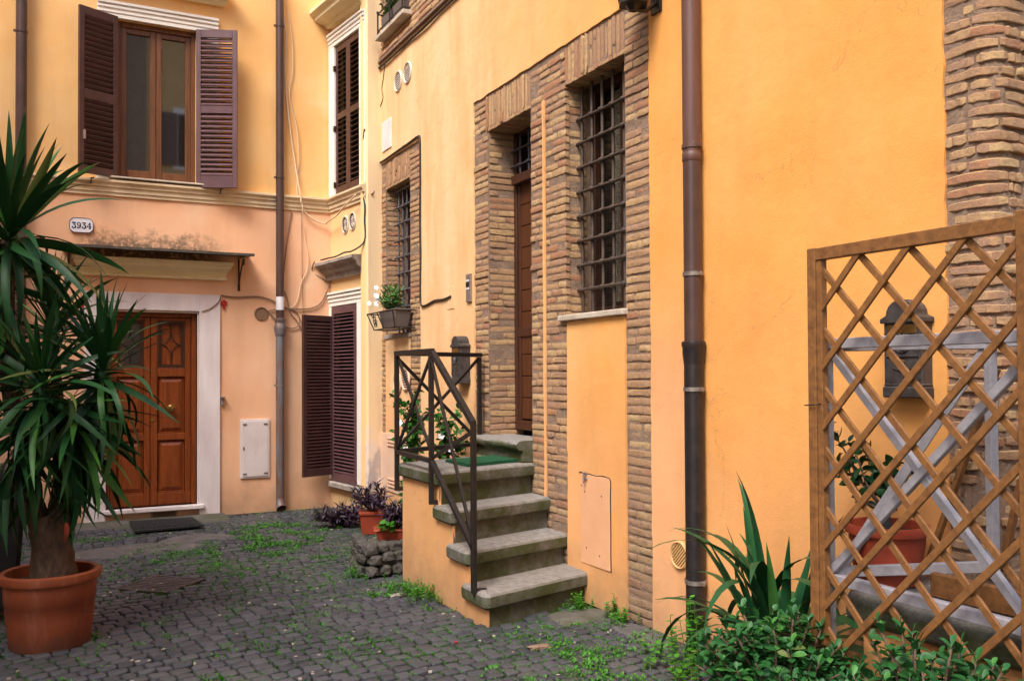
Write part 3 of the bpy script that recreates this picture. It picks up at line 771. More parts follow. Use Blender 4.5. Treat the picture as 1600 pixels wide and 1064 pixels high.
# ------------------------------------------------------------------ yellow house (left) with its short side wing
HL = thing('yellow_house', 'yellow and salmon house across the back with dark louvred shutters and a wooden double door', 'house', (0, YL, 0))
LW = (.68, 1.54, 3.86, 5.70); LD = (.58, 1.556, .155, 2.378)
sheet('wall', FL, -4.6, 3.16, 0, WTOP, .09, lambda s, z: not (inr(s, z, LW) or inr(s, z, LD)), 0, [.68, 1.54, .58, 1.556], [3.86, 5.70, .155, 2.378], M['pll'], HL, skirt=.26, wob=.006, seed=9)
SW_ = (.177, .90, 3.87, 5.73); SD_ = (.06, .80, .34, 2.50)
sheet('side_wall', FS, -.003, SLEN, 0, WTOP, .09, lambda s, z: not (inr(s, z, SW_) or inr(s, z, SD_)), 0, [.177, .90, .06, .80], [3.87, 5.73, .34, 2.50], M['pll'], HL, skirt=.2, wob=.005, seed=12)
pE = FS.p(SLEN, 0, 0); FE = Fr((pE.x, pE.y), (XW+.02-pE.x, 10.12-pE.y), (.18, -.18)); EL = math.hypot(XW+.02-pE.x, 10.12-pE.y)
FE.N = Vector((FE.D.y, -FE.D.x, 0)); FE.N = FE.N if FE.N.y < 0 else -FE.N
sheet('return_wall', FE, 0, EL, 0, WTOP, .06, lambda s, z: True, 0, [], [], M['pll'], HL, skirt=.1, wob=.004, seed=14)
MB().box(FL, -4.6, 5.2, -4, -.26, 0, WTOP).build('house_core', M['dark'], HL)
MB().box(FS, 0, SLEN, -.5, -.2, 0, WTOP).build('wing_core', M['dark'], HL)
# worn white patch by the wing corner (bare plaster)
# string course
def moulding(fr, s0, s1, prof, name, mat, parent, ends=(0, 0), bevel=0):
    """profile [(out,z)...] closed polygon; ends: mitre return per side (extra s proportional to out)"""
    m = MB(); n = len(prof); vs = []
    for o_, z_ in prof: vs.append(fr.p(s0-ends[0]*max(o_, 0), o_, z_))
    for o_, z_ in prof: vs.append(fr.p(s1+ends[1]*max(o_, 0), o_, z_))
    fs = [tuple(range(n)), tuple(range(n, 2*n))[::-1]]+[(i, (i+1) % n, n+(i+1) % n, n+i) for i in range(n)]
    m.add(vs, fs); return m.build(name, mat, parent, bevel=bevel)
pc = [(-.01, 3.68), (.02, 3.68), (.02, 3.715), (.035, 3.72), (.035, 3.765), (.055, 3.775), (.055, 3.80), (.085, 3.825), (.085, 3.85), (-.01, 3.87)]
moulding(FL, -4.6, 3.15, pc, 'string_course', M['course'], HL, (0, -1)); moulding(FS, 0, SLEN-.02, pc, 'string_course', M['course'], HL, (-1, 0))
# window architraves
def architrave(fr, s0, s1, z0, z1, wl_, wr_, ht, parent, mat, o=.03):
    p = fr
    m = MB(); m.box(p, s0-wl_, s0, -.01, o, z0, z1).box(p, s1, s1+wr_, -.01, o, z0, z1).box(p, s0-wl_, s1+wr_, -.01, o+.002, z1, z1+ht)
    for k, (dz, do) in enumerate(((.05, .012), (.10, .022), (.145, .034))):
        if dz < ht: m.box(p, s0-wl_-.0, s1+wr_+.0, o, o+do, z1+dz, z1+dz+.028)
    return m.build('architrave', mat, parent, bevel=.003)
architrave(FL, .68, 1.54, 3.862, 5.70, .20, .25, .19, HL, M['white'])
architrave(FS, .177, .90, 3.875, 5.73, .16, .15, .17, HL, M['white'])
architrave(FS, .06, .80, .36, 2.50, .075, .16, .15, HL, M['white'], .02)
# hoods above the upper windows
hp_ = lambda z: [(-.01, z), (.06, z), (.09, z+.05), (.20, z+.09), (.20, z+.13), (.26, z+.17), (.26, z+.21), (-.01, z+.25)]
moulding(FS, .10, .98, hp_(5.98), 'window_hood', M['cream'], HL, (1, .6)); moulding(FL, .45, 1.84, hp_(6.045), 'window_hood', M['cream'], HL, (1, .5))
# weathered hood over the lower side door
h2 = [(-.01, 2.83), (.05, 2.83), (.06, 2.90), (.12, 2.93), (.13, 2.97), (.20, 3.0), (.20, 3.035), (-.01, 3.06)]
moulding(FS, -.02, .98, h2, 'door_hood', M['travdirty'], HL, (.6, .4))
MB().box(FS, .02, .98, -.01, .07, .27, .34).build('door_sill', M['travdirty'], HL, bevel=.01)
# cream cornice above the front door
pcn = [(-.01, 2.775), (.05, 2.775), (.055, 2.80), (.03, 2.815), (.06, 2.86), (.13, 2.90), (.135, 2.925), (.175, 2.945), (.175, 2.975), (-.01, 2.98)]
moulding(FL, .31, 1.86, pcn, 'door_cornice', M['cream'], HL, (.45, .45))
# window in yellow house
r = LW
wf = MB(); z0, z1 = r[2], r[3]
wf.box(FL, .68, .73, -.16, -.05, z0, z1).box(FL, 1.49, 1.54, -.16, -.05, z0, z1).box(FL, .73, 1.49, -.16, -.05, z1-.06, z1).box(FL, .73, 1.49, -.16, -.05, z0, z0+.06)
wf.box(FL, .73, .79, -.14, -.07, z0+.06, z1-.06).box(FL, 1.43, 1.49, -.14, -.07, z0+.06, z1-.06).box(FL, 1.045, 1.105, -.14, -.065, z0+.06, z1-.06).box(FL, 1.108, 1.168, -.14, -.07, z0+.06, z1-.06)
wf.box(FL, .79, 1.045, -.138, -.072, z0+.06, z0+.15).box(FL, .79, 1.045, -.138, -.072, z1-.12, z1-.06).box(FL, 1.168, 1.43, -.138, -.072, z0+.06, z0+.15).box(FL, 1.168, 1.43, -.138, -.072, z1-.12, z1-.06)
wn = wf.build('window', M['winwood'], HL, bevel=.004); wn['label'] = 'tall wooden casement window between open shutters'
for a, b in ((.79, 1.045), (1.168, 1.43)): MB().box(FL, a, b, -.11, -.10, z0+.15, z1-.12).build('pane', M['glass'], wn)
MB().box(FL, .60, 1.62, -.03, .10, 3.872, 3.892).build('window_sill', M['trav'], HL, bevel=.004)
# shutters
def shutter(parent, hinge, dirv, nrm, wdt, z0, z1, secs, pitch, mat, label, tilt=42, sw=.042):
    """secs: list of (z0,z1) louvre fields; frame mesh is the part, slats are sub-parts"""
    f = Fr(hinge, dirv, nrm); st = .055; th = .036; m = MB()
    m.box(f, 0, st, 0, th, z0, z1).box(f, wdt-st, wdt, 0, th, z0, z1)
    zs = [z0]+[q for s in secs for q in s]+[z1]
    for i in range(0, len(zs), 2): m.box(f, st, wdt-st, .001, th-.001, zs[i], zs[i+1])
    o0 = f.p(0, 0, z0); me = m.mesh('shutter', mat, bevel=.003, origin=o0); sh = link('shutter', me, Matrix.Translation(o0), parent); sh['label'] = label
    sm = MB(); G = Fr((0, 0), (1, 0), (0, 1)); sm.box(G, -(wdt/2-st+.004), wdt/2-st+.004, -sw/2, sw/2, -.004, .004)
    sme = sm.mesh('slat', mat)
    rot = Euler((R(-tilt), 0, 0)).to_matrix().to_4x4()
    for a, b in secs:
        n = max(1, int((b-a)/pitch)); p = (b-a)/n
        for i in range(n): link('slat', sme, f.M(wdt/2, th/2, a+(i+.5)*p) @ rot, sh)
    return sh, f
def ang(v, a):
    v = Vector(v); a = R(a); return (v.x*math.cos(a)-v.y*math.sin(a), v.x*math.sin(a)+v.y*math.cos(a))
dl = Vector((.278-.68, 10.80-10.99, 0)).normalized(); s1_, f1_ = shutter(HL, (.68, 10.985), (dl.x, dl.y), (-dl.y, dl.x), .44, 3.875, 5.705, [(3.96, 4.70), (4.80, 5.62)], .056, M['shut'], 'left shutter leaf of the tall casement window', -50, .066)
dr_ = Vector((1.985-1.54, 10.80-10.99, 0)).normalized(); s2_, f2_ = shutter(HL, (1.545, 10.985), (dr_.x, dr_.y), (dr_.y, -dr_.x), .47, 3.845, 5.705, [(3.99, 4.72), (4.81, 5.61)], .054, M['shutlit'], 'right shutter leaf of the tall casement window, painted lighter for the light it catches', 50, .064)
# upper side window: both leaves closed
for k, (a, wd) in enumerate(((.18, .36), (.542, .36))):
    p = FS.p(a, -.03, 0)
    shutter(HL, (p.x, p.y), (FS.D.x, FS.D.y), (FS.N.x, FS.N.y), wd, 3.885, 5.72, [(3.97, 4.80), (4.88, 5.64)], .060, M['shut'], 'closed shutter leaf of the upper side window', tilt=35)
MB().box(FS, .17, .91, -.2, -.10, 3.87, 5.73).build('dark_backing', M['dark'], HL)
MB().box(FS, .06, .80, -.2, -.10, .34, 2.50).build('dark_backing', M['dark'], HL)
# lower side door: right leaf closed, left leaf thrown open against the corner
p = FS.p(.085, -.01, 0); shutter(HL, (p.x, p.y), (FS.D.x, FS.D.y), (FS.N.x, FS.N.y), .70, .35, 2.49, [(.45, 2.40)], .043, M['shutlit'], 'closed louvred leaf of the side door', tilt=35)
p = FS.p(.07, .005, 0); tip = Vector((2.66, 10.74, 0)); dv = (tip-Vector((p.x, p.y, 0))).normalized()
shutter(HL, (p.x, p.y), (dv.x, dv.y), (-dv.y, dv.x), .47, .42, 2.38, [(.50, 2.31)], .041, M['shut'], 'open louvred leaf of the side door seen face on', tilt=55, sw=.050)
m = MB()
for (a, z) in ((.165, 4.0), (.165, 4.7), (.165, 5.45)): m.box(FS, a-.02, a+.02, .0, .03, z-.035, z+.035)
for (a, z) in ((.90, 4.05), (.90, 4.75), (.90, 5.4)): m.box(FS, a-.02, a+.012, .0, .03, z-.035, z+.035)
for a in (.42, 1.80):
    m.tube([FL.p(a, .0, 3.80), FL.p(a, .12, 3.80), FL.p(a, .12, 3.84), FL.p(a+.03, .12, 3.85)], .008, 6)
m.build('shutter_hinges', M['iron'], HL)
m = MB(); m.box(f1_, .375, .40, .036, .05, 4.24, 4.34); m.build('latch', M['steel'], s1_)
# ---- front double door
dm = MB(); r = LD
dm.box(FL, .58, .62, -.20, -.06, .155, 2.378).box(FL, 1.50, 1.556, -.20, -.05, .155, 2.378).box(FL, .62, 1.50, -.20, -.06, 2.33, 2.378)
dd = dm.build('door', M['door'], HL, bevel=.004); dd['label'] = 'varnished chestnut double front door with three panels per leaf'
for (a, b) in ((.622, 1.050), (1.056, 1.498)):
    lf = MB(); pan = [(a+.075, b-.065)]
    zz = [.157, .30, .905, .985, 1.64, 1.74, 2.29, 2.328]
    lf.box(FL, a, a+.075, -.16, -.09, .157, 2.328).box(FL, b-.065, b, -.16, -.09, .157, 2.328)
    for i in range(0, 8, 2): lf.box(FL, a+.075, b-.065, -.158, -.092, zz[i], zz[i+1])
    leaf = lf.build('door_leaf', M['door'], dd, bevel=.005)
    for i in (1, 3):
        z0, z1 = zz[i], zz[i+1]; x0, x1 = a+.075, b-.065; e = .045; m = MB()
        vs = []
        for (ins, o_) in ((0, -.125), (.008, -.100), (.016, -.125), (e+.01, -.105), (e+.016, -.100)):
            for (x, z) in ((x0+ins, z0+ins), (x1-ins, z0+ins), (x1-ins, z1-ins), (x0+ins, z1-ins)): vs.append(FL.p(x, o_, z))
        fs = [(q*4+k, q*4+(k+1) % 4, q*4+4+(k+1) % 4, q*4+4+k) for q in range(4) for k in range(4)]+[(16, 17, 18, 19)]
        m.add(vs, fs); m.build('door_panel', M['door'], dd)
    x0, x1, z0, z1 = a+.075, b-.065, zz[5], zz[6]
    m = MB()
    for (ins, o0, o1) in ((0, -.15, -.10), (.022, -.15, -.112)):
        m.box(FL, x0+ins, x0+ins+.02, o0, o1, z0+ins, z1-ins).box(FL, x1-ins-.02, x1-ins, o0, o1, z0+ins, z1-ins).box(FL, x0+ins+.02, x1-ins-.02, o0, o1, z0+ins, z0+ins+.02).box(FL, x0+ins+.02, x1-ins-.02, o0, o1, z1-ins-.02, z1-ins)
    m.build('panel_moulding', M['doord'], dd)
    if a > 1: MB().box(FL, x0+.04, x1-.04, -.15, -.14, z0+.04, z1-.04).build('door_panel', M['door'], dd)
    else: MB().box(FL, x0+.04, x1-.04, -.15, -.14, z0+.04, z1-.04).build('door_pane', M['glass'], dd)
    cx, cz = (x0+x1)/2, (z0+z1)/2; m = MB(); W2, H2 = (x1-x0)/2-.045, (z1-z0)/2-.04
    for sx_ in (-1, 1):
        for sz_ in (-1, 1):
            pts = []
            for k in range(9):
                t = k/8*math.pi/2; pts.append(FL.p(cx+sx_*W2*(1-math.sin(t))*.98, -.128, cz+sz_*(H2-H2*.25)*(1-math.cos(t))))
            m.tube(pts, .0055, 6)
        m.tube([FL.p(cx, -.128, cz+sx_*H2*.7), FL.p(cx, -.128, cz+sx_*H2)], .0055, 6)
    m.build('panel_ironwork', M['iron'] if a < 1 else M['doord'], dd, smooth='60')
m = MB(); ax = (FL.D, Vector((0, 0, 1)), FL.N)
m.lathe([(.045, 0), (.045, .008), (.022, .014), (.018, .035), (.040, .05), (.042, .062), (.028, .076), (.001, .08)], FL.p(1.277, -.105, 1.275), 20, ax); m.build('knob', M['brass'], dd, smooth='24')
m = MB(); m.lathe([(.02, 0), (.02, .006), (.001, .008)], FL.p(1.075, -.09, 1.14), 12, ax); m.build('keyhole', M['brass'], dd)
df = MB(); df.box(FL, 1.575, 1.812, -.02, .035, .0, 2.60).box(FL, .36, .58, -.02, .035, .0, 2.60).box(FL, .58, 1.575, -.02, .034, 2.40, 2.60).box(FL, .56, .58, -.15, -.02, .155, 2.40).box(FL, 1.556, 1.575, -.15, .005, .155, 2.40).box(FL, .58, 1.556, -.15, .002, 2.378, 2.40)
df.build('door_surround', M['doorframe'], HL, bevel=.006)
MB().box(FL, .55, 1.63, -.16, .075, .105, .155).build('threshold', M['doorframe'], HL, bevel=.008)
m = MB(); m.box(FL, 1.05, 1.34, .001, .012, .03, .095)
sg = m.build('floor_grating', M['ventb'], HL, bevel=.002)
m = MB()
for i in range(4): m.box(FL, 1.07, 1.32, .012, .016, .040+i*.013, .046+i*.013)
m.build('grating_slots', M['dark'], sg)
# ------------------------------------------------------------------ house behind the viewer, and a side house added to shade the yard
def far_house(name, label, fr, s0, s1, h, mat, wins):
    hh = thing(name, label, 'house', fr.p((s0+s1)/2, 0, 0))
    MB().box(fr, s0, s1, -3, 0, 0, h).build('wall', mat, hh)
    MB().box(fr, s0-.1, s1+.1, -3, .35, h, h+.2).build('eaves', M['course'], hh)
    MB().box(fr, s0, s1, .0, .07, 3.7, 3.85).build('string_course', M['course'], hh)
    for (a, z0, b, z1) in wins:
        f = MB().box(fr, a-.15, b+.15, 0, .04, z0-.1, z1+.18).build('window_surround', M['white'], hh)
        MB().box(fr, a, b, .041, .05, z0, z1).build('window', M['dark'], f)
        for s in (-1, 1):
            x = a-.03 if s < 0 else b+.03
            MB().box(fr, min(x, x+s*.45), max(x, x+s*.45), .05, .085, z0, z1).build('shutter', M['shut'], hh)
    return hh
M['plw2'] = simple('sand_plaster', (.70, .44, .20), (.62, .36, .15), 1.5, .9, 50, .3)
FB = Fr((0, -6.5), (-1, 0), (0, 1)); FWst = Fr((-4.6, 0), (0, -1), (1, 0))
far_house('facing_house', 'sand coloured house closing the yard behind the viewer', FB, -7, 7, 13.5, M['plw2'], [(-4.5, 1.0, -3.5, 2.6), (-1.2, 4.6, -.2, 6.2), (2.4, 4.6, 3.4, 6.2), (-1.2, 8.0, -.2, 9.6), (-4.5, 8.0, -3.5, 9.6), (2.4, 1.0, 3.4, 2.6), (-4.5, 4.6, -3.5, 6.2)])
MB().box(FB, -2.6, -2.0, 0, .05, 0, 13).box(FB, 1.2, 1.8, 0, .05, 0, 13).build('brick_pilasters', M['mortar'], bpy.data.objects['facing_house'])
far_house('added_side_house', 'added ochre house left of the yard, out of view, shading the lower walls', FWst, -11.02, -1.0, 9.6, M['plw2'], [(-8.6, 4.4, -7.6, 6.0), (-5.2, 4.4, -4.2, 6.0), (-8.6, 1.0, -7.6, 2.4)])  # unseen side house added so low walls and ground get less sky
# ------------------------------------------------------------------ door canopy
cp = thing('door_canopy', 'thin weathered canopy on iron brackets above the cream cornice of the double door', 'canopy', (1.1, YL, 3.02))
m = MB(); nn = 24
for side in (0, 1):
    pass
vs = []; fs = []
for i in range(nn+1):
    x = .12+2.02*i/nn; sag = .006*mnoise.noise(Vector((x*3, 1, 1)))
    for (o_, z) in ((.0, 3.075), (.36, 3.040+sag), (.38, 3.040+sag), (.38, 3.068+sag), (.36, 3.068+sag), (.0, 3.10)): vs.append(FL.p(x, o_+(.01*mnoise.noise(Vector((x*6, 2, 1))) if o_ > .3 else 0), z))
for i in range(nn):
    for k in range(6): fs.append((i*6+k, i*6+(k+1) % 6, (i+1)*6+(k+1) % 6, (i+1)*6+k))
fs += [tuple(range(6)), tuple(nn*6+k for k in range(6))]
m.add(vs, fs).build('slab', M['canopy'], cp)
for x in (.20, 2.03):
    m = MB(); m.tube([FL.p(x, .01, 2.70), FL.p(x, .01, 3.04)], .010, 6); m.tube([FL.p(x, .01, 3.055), FL.p(x, .35, 3.035)], .010, 6)
    pts = [FL.p(x, .01+.0, 2.72)]
    for k in range(8): t = k/7; pts.append(FL.p(x, .02+.26*t**1.4, 2.74+.26*t))
    m.tube(pts, .009, 6); pts = []
    for k in range(15): t = k/14*5.2; rr_ = .045*(1-k/22); pts.append(FL.p(x, .29+rr_*math.sin(t), 2.985-rr_*math.cos(t)))
    m.tube(pts, .008, 6); m.box(FL, x-.012, x+.012, 0, .02, 2.66, 2.74)
    m.build('bracket', M['iron'], cp, smooth='60')
# ------------------------------------------------------------------ house number plate
np_ = thing('number_plate', 'white enamel street number plate reading 3934 left above the door canopy', 'sign', FL.p(.327, 0, 3.24))
cx, cz, hw, hh_, c_ = .327, 3.325, .118, .080, .04
poly = [(cx-hw+c_, cz-hh_), (cx+hw-c_, cz-hh_), (cx+hw-.012, cz-hh_+.022), (cx+hw, cz-hh_+c_), (cx+hw, cz+hh_-c_), (cx+hw-.012, cz+hh_-.022), (cx+hw-c_, cz+hh_), (cx-hw+c_, cz+hh_), (cx-hw+.012, cz+hh_-.022), (cx-hw, cz+hh_-c_), (cx-hw, cz-hh_+c_), (cx-hw+.012, cz-hh_+.022)]
MB().prism(FL, poly, .006, .018, 'sz').build('plate', M['enamel'], np_, bevel=.002)
m = MB(); pp = [FL.p(a, .019, b) for a, b in poly]; m.tube(pp+[pp[0]], .0035, 5); m.build('rim', M['ink'], np_)
def glyph(pts, x, z, sc, th):
    """strokes as ribbons"""
    m = MB()
    for st in pts:
        for (a, b) in zip(st, st[1:]):
            A = FL.p(x+a[0]*sc, .0195, z+a[1]*sc); B = FL.p(x+b[0]*sc, .0195, z+b[1]*sc)
            wv = (a[2]+b[2])/2 if len(a) > 2 else 1
            d = (B-A).normalized(); m.bar(A-d*th*.25, B+d*th*.25, th*wv, .002, side=d.cross(Vector((0, 1, 0))))
    return m
def arc(cx, cy, r, a0, a1, n=8, w0=1.0, w1=1.0, ry=None):
    return [(cx+r*math.cos(R(a0+(a1-a0)*k/n)), cy+(ry or r)*math.sin(R(a0+(a1-a0)*k/n)), w0+(w1-w0)*math.sin(math.pi*k/n)) for k in range(n+1)]
three = [[(-.24, .42, 1.5), (.26, .42, 1.5)], [(.26, .42, .6), (-.04, .08, .6)], arc(-.02, -.18, .28, 100, -150, 12, .6, 1.5), [(-.26, -.26, 1.6), (-.16, -.30, 1.6)]]
nine = [arc(0, .20, .24, 0, 360, 14, .9, 1.0, .25), arc(-.08, .05, .32, 25, -90, 8, .9, 1.3, .50), [(-.24, -.32, 1.6), (-.12, -.40, 1.5)]]
four = [[(.12, .46, 1.4), (.12, -.48, 1.6)], [(.10, .46, .6), (-.30, -.14, .6)], [(-.32, -.18, .8), (.32, -.18, .8)], [(-.02, -.47, .7), (.26, -.47, .7)]]
for k, g_ in enumerate((three, nine, three, four)):
    glyph(g_, cx-.076+k*.051, cz-.003, .068, .0085).build('digit', M['ink'], np_)
# ------------------------------------------------------------------ small fittings on the yellow house
m = MB(); m.box(FL, 1.812, 1.862, .0, .07, 1.385, 1.405).box(FL, 1.82, 1.855, .0, .035, 1.30, 1.385)
solo('doorbell', m, M['steel'], 'small grey bell box beside the white door surround', 'doorbell', FL.p(1.84, 0, 1.35), bevel=.003)
m = MB(); m.box(FL, 2.045, 2.39, .0, .022, .42, 1.125)
ht = thing('meter_hatch', 'white metal meter hatch set low in the wall left of the open shutter', 'hatch', FL.p(2.22, 0, .42))
m.build('frame', M['hatch'], ht, bevel=.003); hd = MB().box(FL, 2.066, 2.368, .022, .030, .44, 1.105).build('door', M['hatch'], ht, bevel=.003)
m = MB()
for z in (1.065, .475):
    for x in (2.095, 2.34): m.box(FL, x-.022, x+.022, .030, .036, z-.008, z+.008)
m.box(FL, 2.075, 2.09, .03, .036, .76, .80); m.build('hinge_tab', M['galv'], hd)
m = MB()
m.box(FL, 2.20, 2.212, .030, .032, .79, .90).box(FL, 2.212, 2.228, .030, .032, .888, .90).box(FL, 2.228, 2.24, .030, .032, .80, .90).box(FL, 2.20, 2.24, .030, .032, .745, .757).box(FL, 2.20, 2.212, .03, .032, .70, .745)
m.build('embossed_mark', M['hatch'], hd)
def vent(name, label, fr, s, z, ra, mats, o=.0, slots='h', n=8, vert=1.0, grp=None):
    v = thing(name, label, 'vent', fr.p(s, 0, z), grp); ax = (fr.D, Vector((0, 0, vert)), fr.N)
    MB().lathe([(ra, o), (ra, o+.012), (ra*.90, o+.02), (ra*.84, o+.014), (ra*.84, o+.004)], fr.p(s, 0, z), 28, ax).build('ring', mats[0], v, smooth='40')
    MB().lathe([(ra*.86, o+.003), (.001, o+.003)], fr.p(s, 0, z), 24, ax).build('backing', M['dark'] if slots != 'mesh' else mats[1], v)
    m = MB()
    if slots == 'h':
        for i in range(n):
            t = -1+2*(i+.5)/n; hwid = math.sqrt(max(0, 1-t*t))*ra*.86; m.box(fr, s-hwid, s+hwid, o+.004, o+.007, z+t*ra*.86*vert-ra*.035, z+t*ra*.86*vert+ra*.035)
    elif slots == 'd':
        for i in range(n):
            t = -1+2*(i+.5)/n; q = math.sqrt(max(0, 1-t*t))*ra*.86; c = t*ra*.86; k = .7071
            a = fr.p(s+(-q*k-c*-k)*1, o+.009, z+(q*k+c*k)); b = fr.p(s+(q*k+c*k), o+.009, z+(-q*k+c*k)); m.bar(a, b, ra*.10, .008, side=fr.D+Vector((0, 0, 1)))
    elif slots == 'mesh':
        for i in range(9):
            t = -1+2*(i+.5)/9; q = math.sqrt(1-t*t)*ra*.86; m.box(fr, s-q, s+q, o+.004, o+.007, z+t*ra*.86-.0025, z+t*ra*.86+.0025); m.box(fr, s+t*ra*.86-.0025, s+t*ra*.86+.0025, o+.004, o+.0075, z-q, z+q)
    elif slots == 'cross':
        for k in range(6): a = math.pi*k/6; m.bar(fr.p(s-ra*.5*math.cos(a), o+.008, z-ra*.8*math.sin(a)), fr.p(s+ra*.5*math.cos(a), o+.008, z+ra*.8*math.sin(a)), ra*.12, .006, side=fr.D)
    m.build('slats', mats[1], v)
    return v
vent('wall_vent', 'round brown mesh vent in the wall between the white door surround and the downpipe', FL, 2.293, 2.395, .082, (M['ventb'], M['ventb']), slots='mesh')
vent('wall_vent', 'left one of the two small round vents below the upper side window', FS, .46, 3.470, .088, (M['ventw'], M['ventw']), slots='cross', vert=1.25)
vent('wall_vent', 'right one of the two small round vents below the upper side window', FS, .67, 3.485, .088, (M['ventw'], M['ventw']), slots='cross', vert=1.25)
vent('wall_vent', 'lower left one of the two louvred white vents under the brick ledge', FW, 9.365, 4.905, .118, (M['ventw'], M['ventw']), o=.014, slots='h', n=10)
vent('wall_vent', 'upper right one of the two louvred white vents under the brick ledge', FW, 9.075, 4.915, .118, (M['ventw'], M['ventw']), o=.014, slots='h', n=10)
vent('wall_vent', 'left one of the two louvred vents seen through the stair railing', FW, 9.41, 1.555, .125, (M['pink'], M['pink']), o=.02, slots='h', n=9)
vent('wall_vent', 'right one of the two louvred vents seen through the stair railing', FW, 9.15, 1.60, .125, (M['pink'], M['pink']), o=.02, slots='h', n=9)
vent('wall_vent', 'ochre painted round vent low on the wall tucked behind the black downpipe', FW, 4.43, .535, .088, (M['vento'], M['vento']), o=.014, slots='d', n=9, vert=1.0)
for k, (x, z) in enumerate(((.336, 2.45), (1.856, 2.485))):
    m = MB(); Hc = FL.p(x, .02, z)
    for a in range(5):
        t = math.pi/2+2*math.pi*a/5; m.lathe([(.001, -.006), (.017, -.003), (.017, .004), (.001, .008)], Hc+FL.D*(.022*math.cos(t))+Vector((0, 0, .026+.022*math.sin(t))), 8, (FL.D, Vector((0, 0, 1)), FL.N))
    m.box(FL, x-.010, x+.010, .012, .028, z-.05, z+.01)
    solo('red_ornament', m, M['red'], ('red felt ornament on the wall left of the door surround' if k == 0 else 'red felt ornament on the wall at the top right corner of the door surround'), 'ornament', FL.p(x, 0, z), 'red ornaments flanking the door')
# ------------------------------------------------------------------ downpipes
def pipe(name, label, sections, c, clamps, extra=None):
    """sections: (name, z0, z1, radius, material)"""
    t = thing(name, label, 'drainpipe', (c[0], c[1], 0))
    for (nm, z0, z1, ra, mt) in sections: MB().lathe([(ra*.2, z0), (ra, z0), (ra, (z0+z1)/2), (ra, z1), (ra*.2, z1)], (c[0], c[1], 0), 24).build(nm, mt, t, smooth='40')
    for (z, ra, mt, fr, dist) in clamps:
        m = MB().lathe([(ra, z-.012), (ra+.006, z-.012), (ra+.006, z+.012), (ra, z+.012)], (c[0], c[1], 0), 24)
        ctr = Vector((c[0], c[1], z)); m.bar(ctr-fr.N*ra, ctr-fr.N*(dist), .02, .012); m.bar(ctr+fr.D*(-ra-.0)-fr.D*.0, ctr-fr.D*(ra+.022), .022, .02, side=(0, 0, 1))
        m.build('clamp', mt, t, smooth='40')
    return t
pp1 = pipe('downpipe', 'tall dark brown downpipe with a galvanised foot between the double door and the open shutter', [('pipe', 2.25, 8.5, .048, M['pipel']), ('foot_pipe', .14, 2.22, .050, M['galv'])], (2.50, YL-.085), [(4.05, .048, M['pipel'], FL, .09), (1.53, .050, M['clamp'], FL, .09), (5.9, .048, M['pipel'], FL, .09)])
MB().lathe([(.050, 2.12), (.062, 2.14), (.062, 2.16), (.072, 2.20), (.072, 2.235), (.062, 2.26), (.058, 2.28), (.058, 2.29), (.066, 2.30), (.066, 2.335), (.048, 2.34)], (2.50, YL-.085, 0), 24).build('socket', M['galv'], pp1, smooth='40')
MB().lathe([(.0495, 2.44), (.0495, 2.60)], (2.50, YL-.085, 0), 24).build('paper_sticker', M['enamel'], pp1, smooth=True)
m = MB(); m.tube([(2.50, YL-.085, .16), (2.50, YL-.10, .08), (2.505, YL-.14, .045)], [.052, .056, .062], 16, close=False); m.build('outlet', M['galv'], pp1, smooth=True)
pipe('downpipe', 'dark brown downpipe at the far left behind the tall yucca', [('pipe', .1, 8.5, .055, M['pipel'])], (-.262, YL-.09), [(5.36, .055, M['pipel'], FL, .1), (3.1, .055, M['pipel'], FL, .1)])
c3 = (XW-.08, 4.205)
pp3 = pipe('downpipe', 'large near downpipe, worn brown above and black below, on the ochre wall', [('pipe', 2.94, 7.5, .055, M['pipe']), ('middle_pipe', 1.84, 2.94, .0545, M['pipel']), ('foot_pipe', .0, 1.74, .058, M['pipeblack'])], c3, [(2.99, .055, M['pipe'], FW, .08), (2.235, .055, M['clamp'], FW, .08), (1.555, .058, M['clamp'], FW, .08), (.425, .058, M['clamp'], FW, .08), (4.9, .055, M['pipe'], FW, .085)])
MB().lathe([(.0545, 1.84), (.070, 1.835), (.072, 1.815), (.066, 1.80), (.066, 1.76), (.060, 1.72), (.058, 1.70)], (c3[0], c3[1], 0), 28).build('socket', M['pipeblack'], pp3, smooth='40')
MB().lathe([(.0550, 2.90), (.0585, 2.905), (.0585, 2.95), (.0550, 2.955)], (c3[0], c3[1], 0), 28).build('joint', M['pipe'], pp3, smooth='40')
# ------------------------------------------------------------------ cables
def cable(label, pts, rad, mat, nm='cable'):
    # smooth with Catmull-Rom
    P = [Vector(p) for p in pts]; out = []
    for i in range(len(P)-1):
        p0, p1, p2, p3 = P[max(i-1, 0)], P[i], P[i+1], P[min(i+2, len(P)-1)]
        for k in range(5):
            t = k/5; out.append(.5*((2*p1)+(p2-p0)*t+(2*p0-5*p1+4*p2-p3)*t*t+(3*p1-p0-3*p2+p3)*t**3))
    out.append(P[-1]); m = MB().tube(out, rad, 6); return solo(nm, m, mat, label, 'cable', tuple(P[0]), smooth=True)
q = lambda fr, L_, o=.02: [fr.p(a, o, z) for a, z in L_]
cable('thick cream cable hanging down the wall right of the brown downpipe, the straighter one', q(FL, [(2.54, 6.9), (2.54, 6.26), (2.59, 5.79), (2.58, 5.32), (2.62, 4.85), (2.68, 4.38)], .03)+q(FL, [(2.75, 3.83)], .10)+q(FL, [(2.79, 3.70), (2.86, 3.62), (2.96, 3.56), (3.08, 3.535)], .05)+q(FS, [(.12, 3.54), (.41, 3.58), (.65, 3.66), (.95, 3.74)], .1), .010, M['whitecable'])
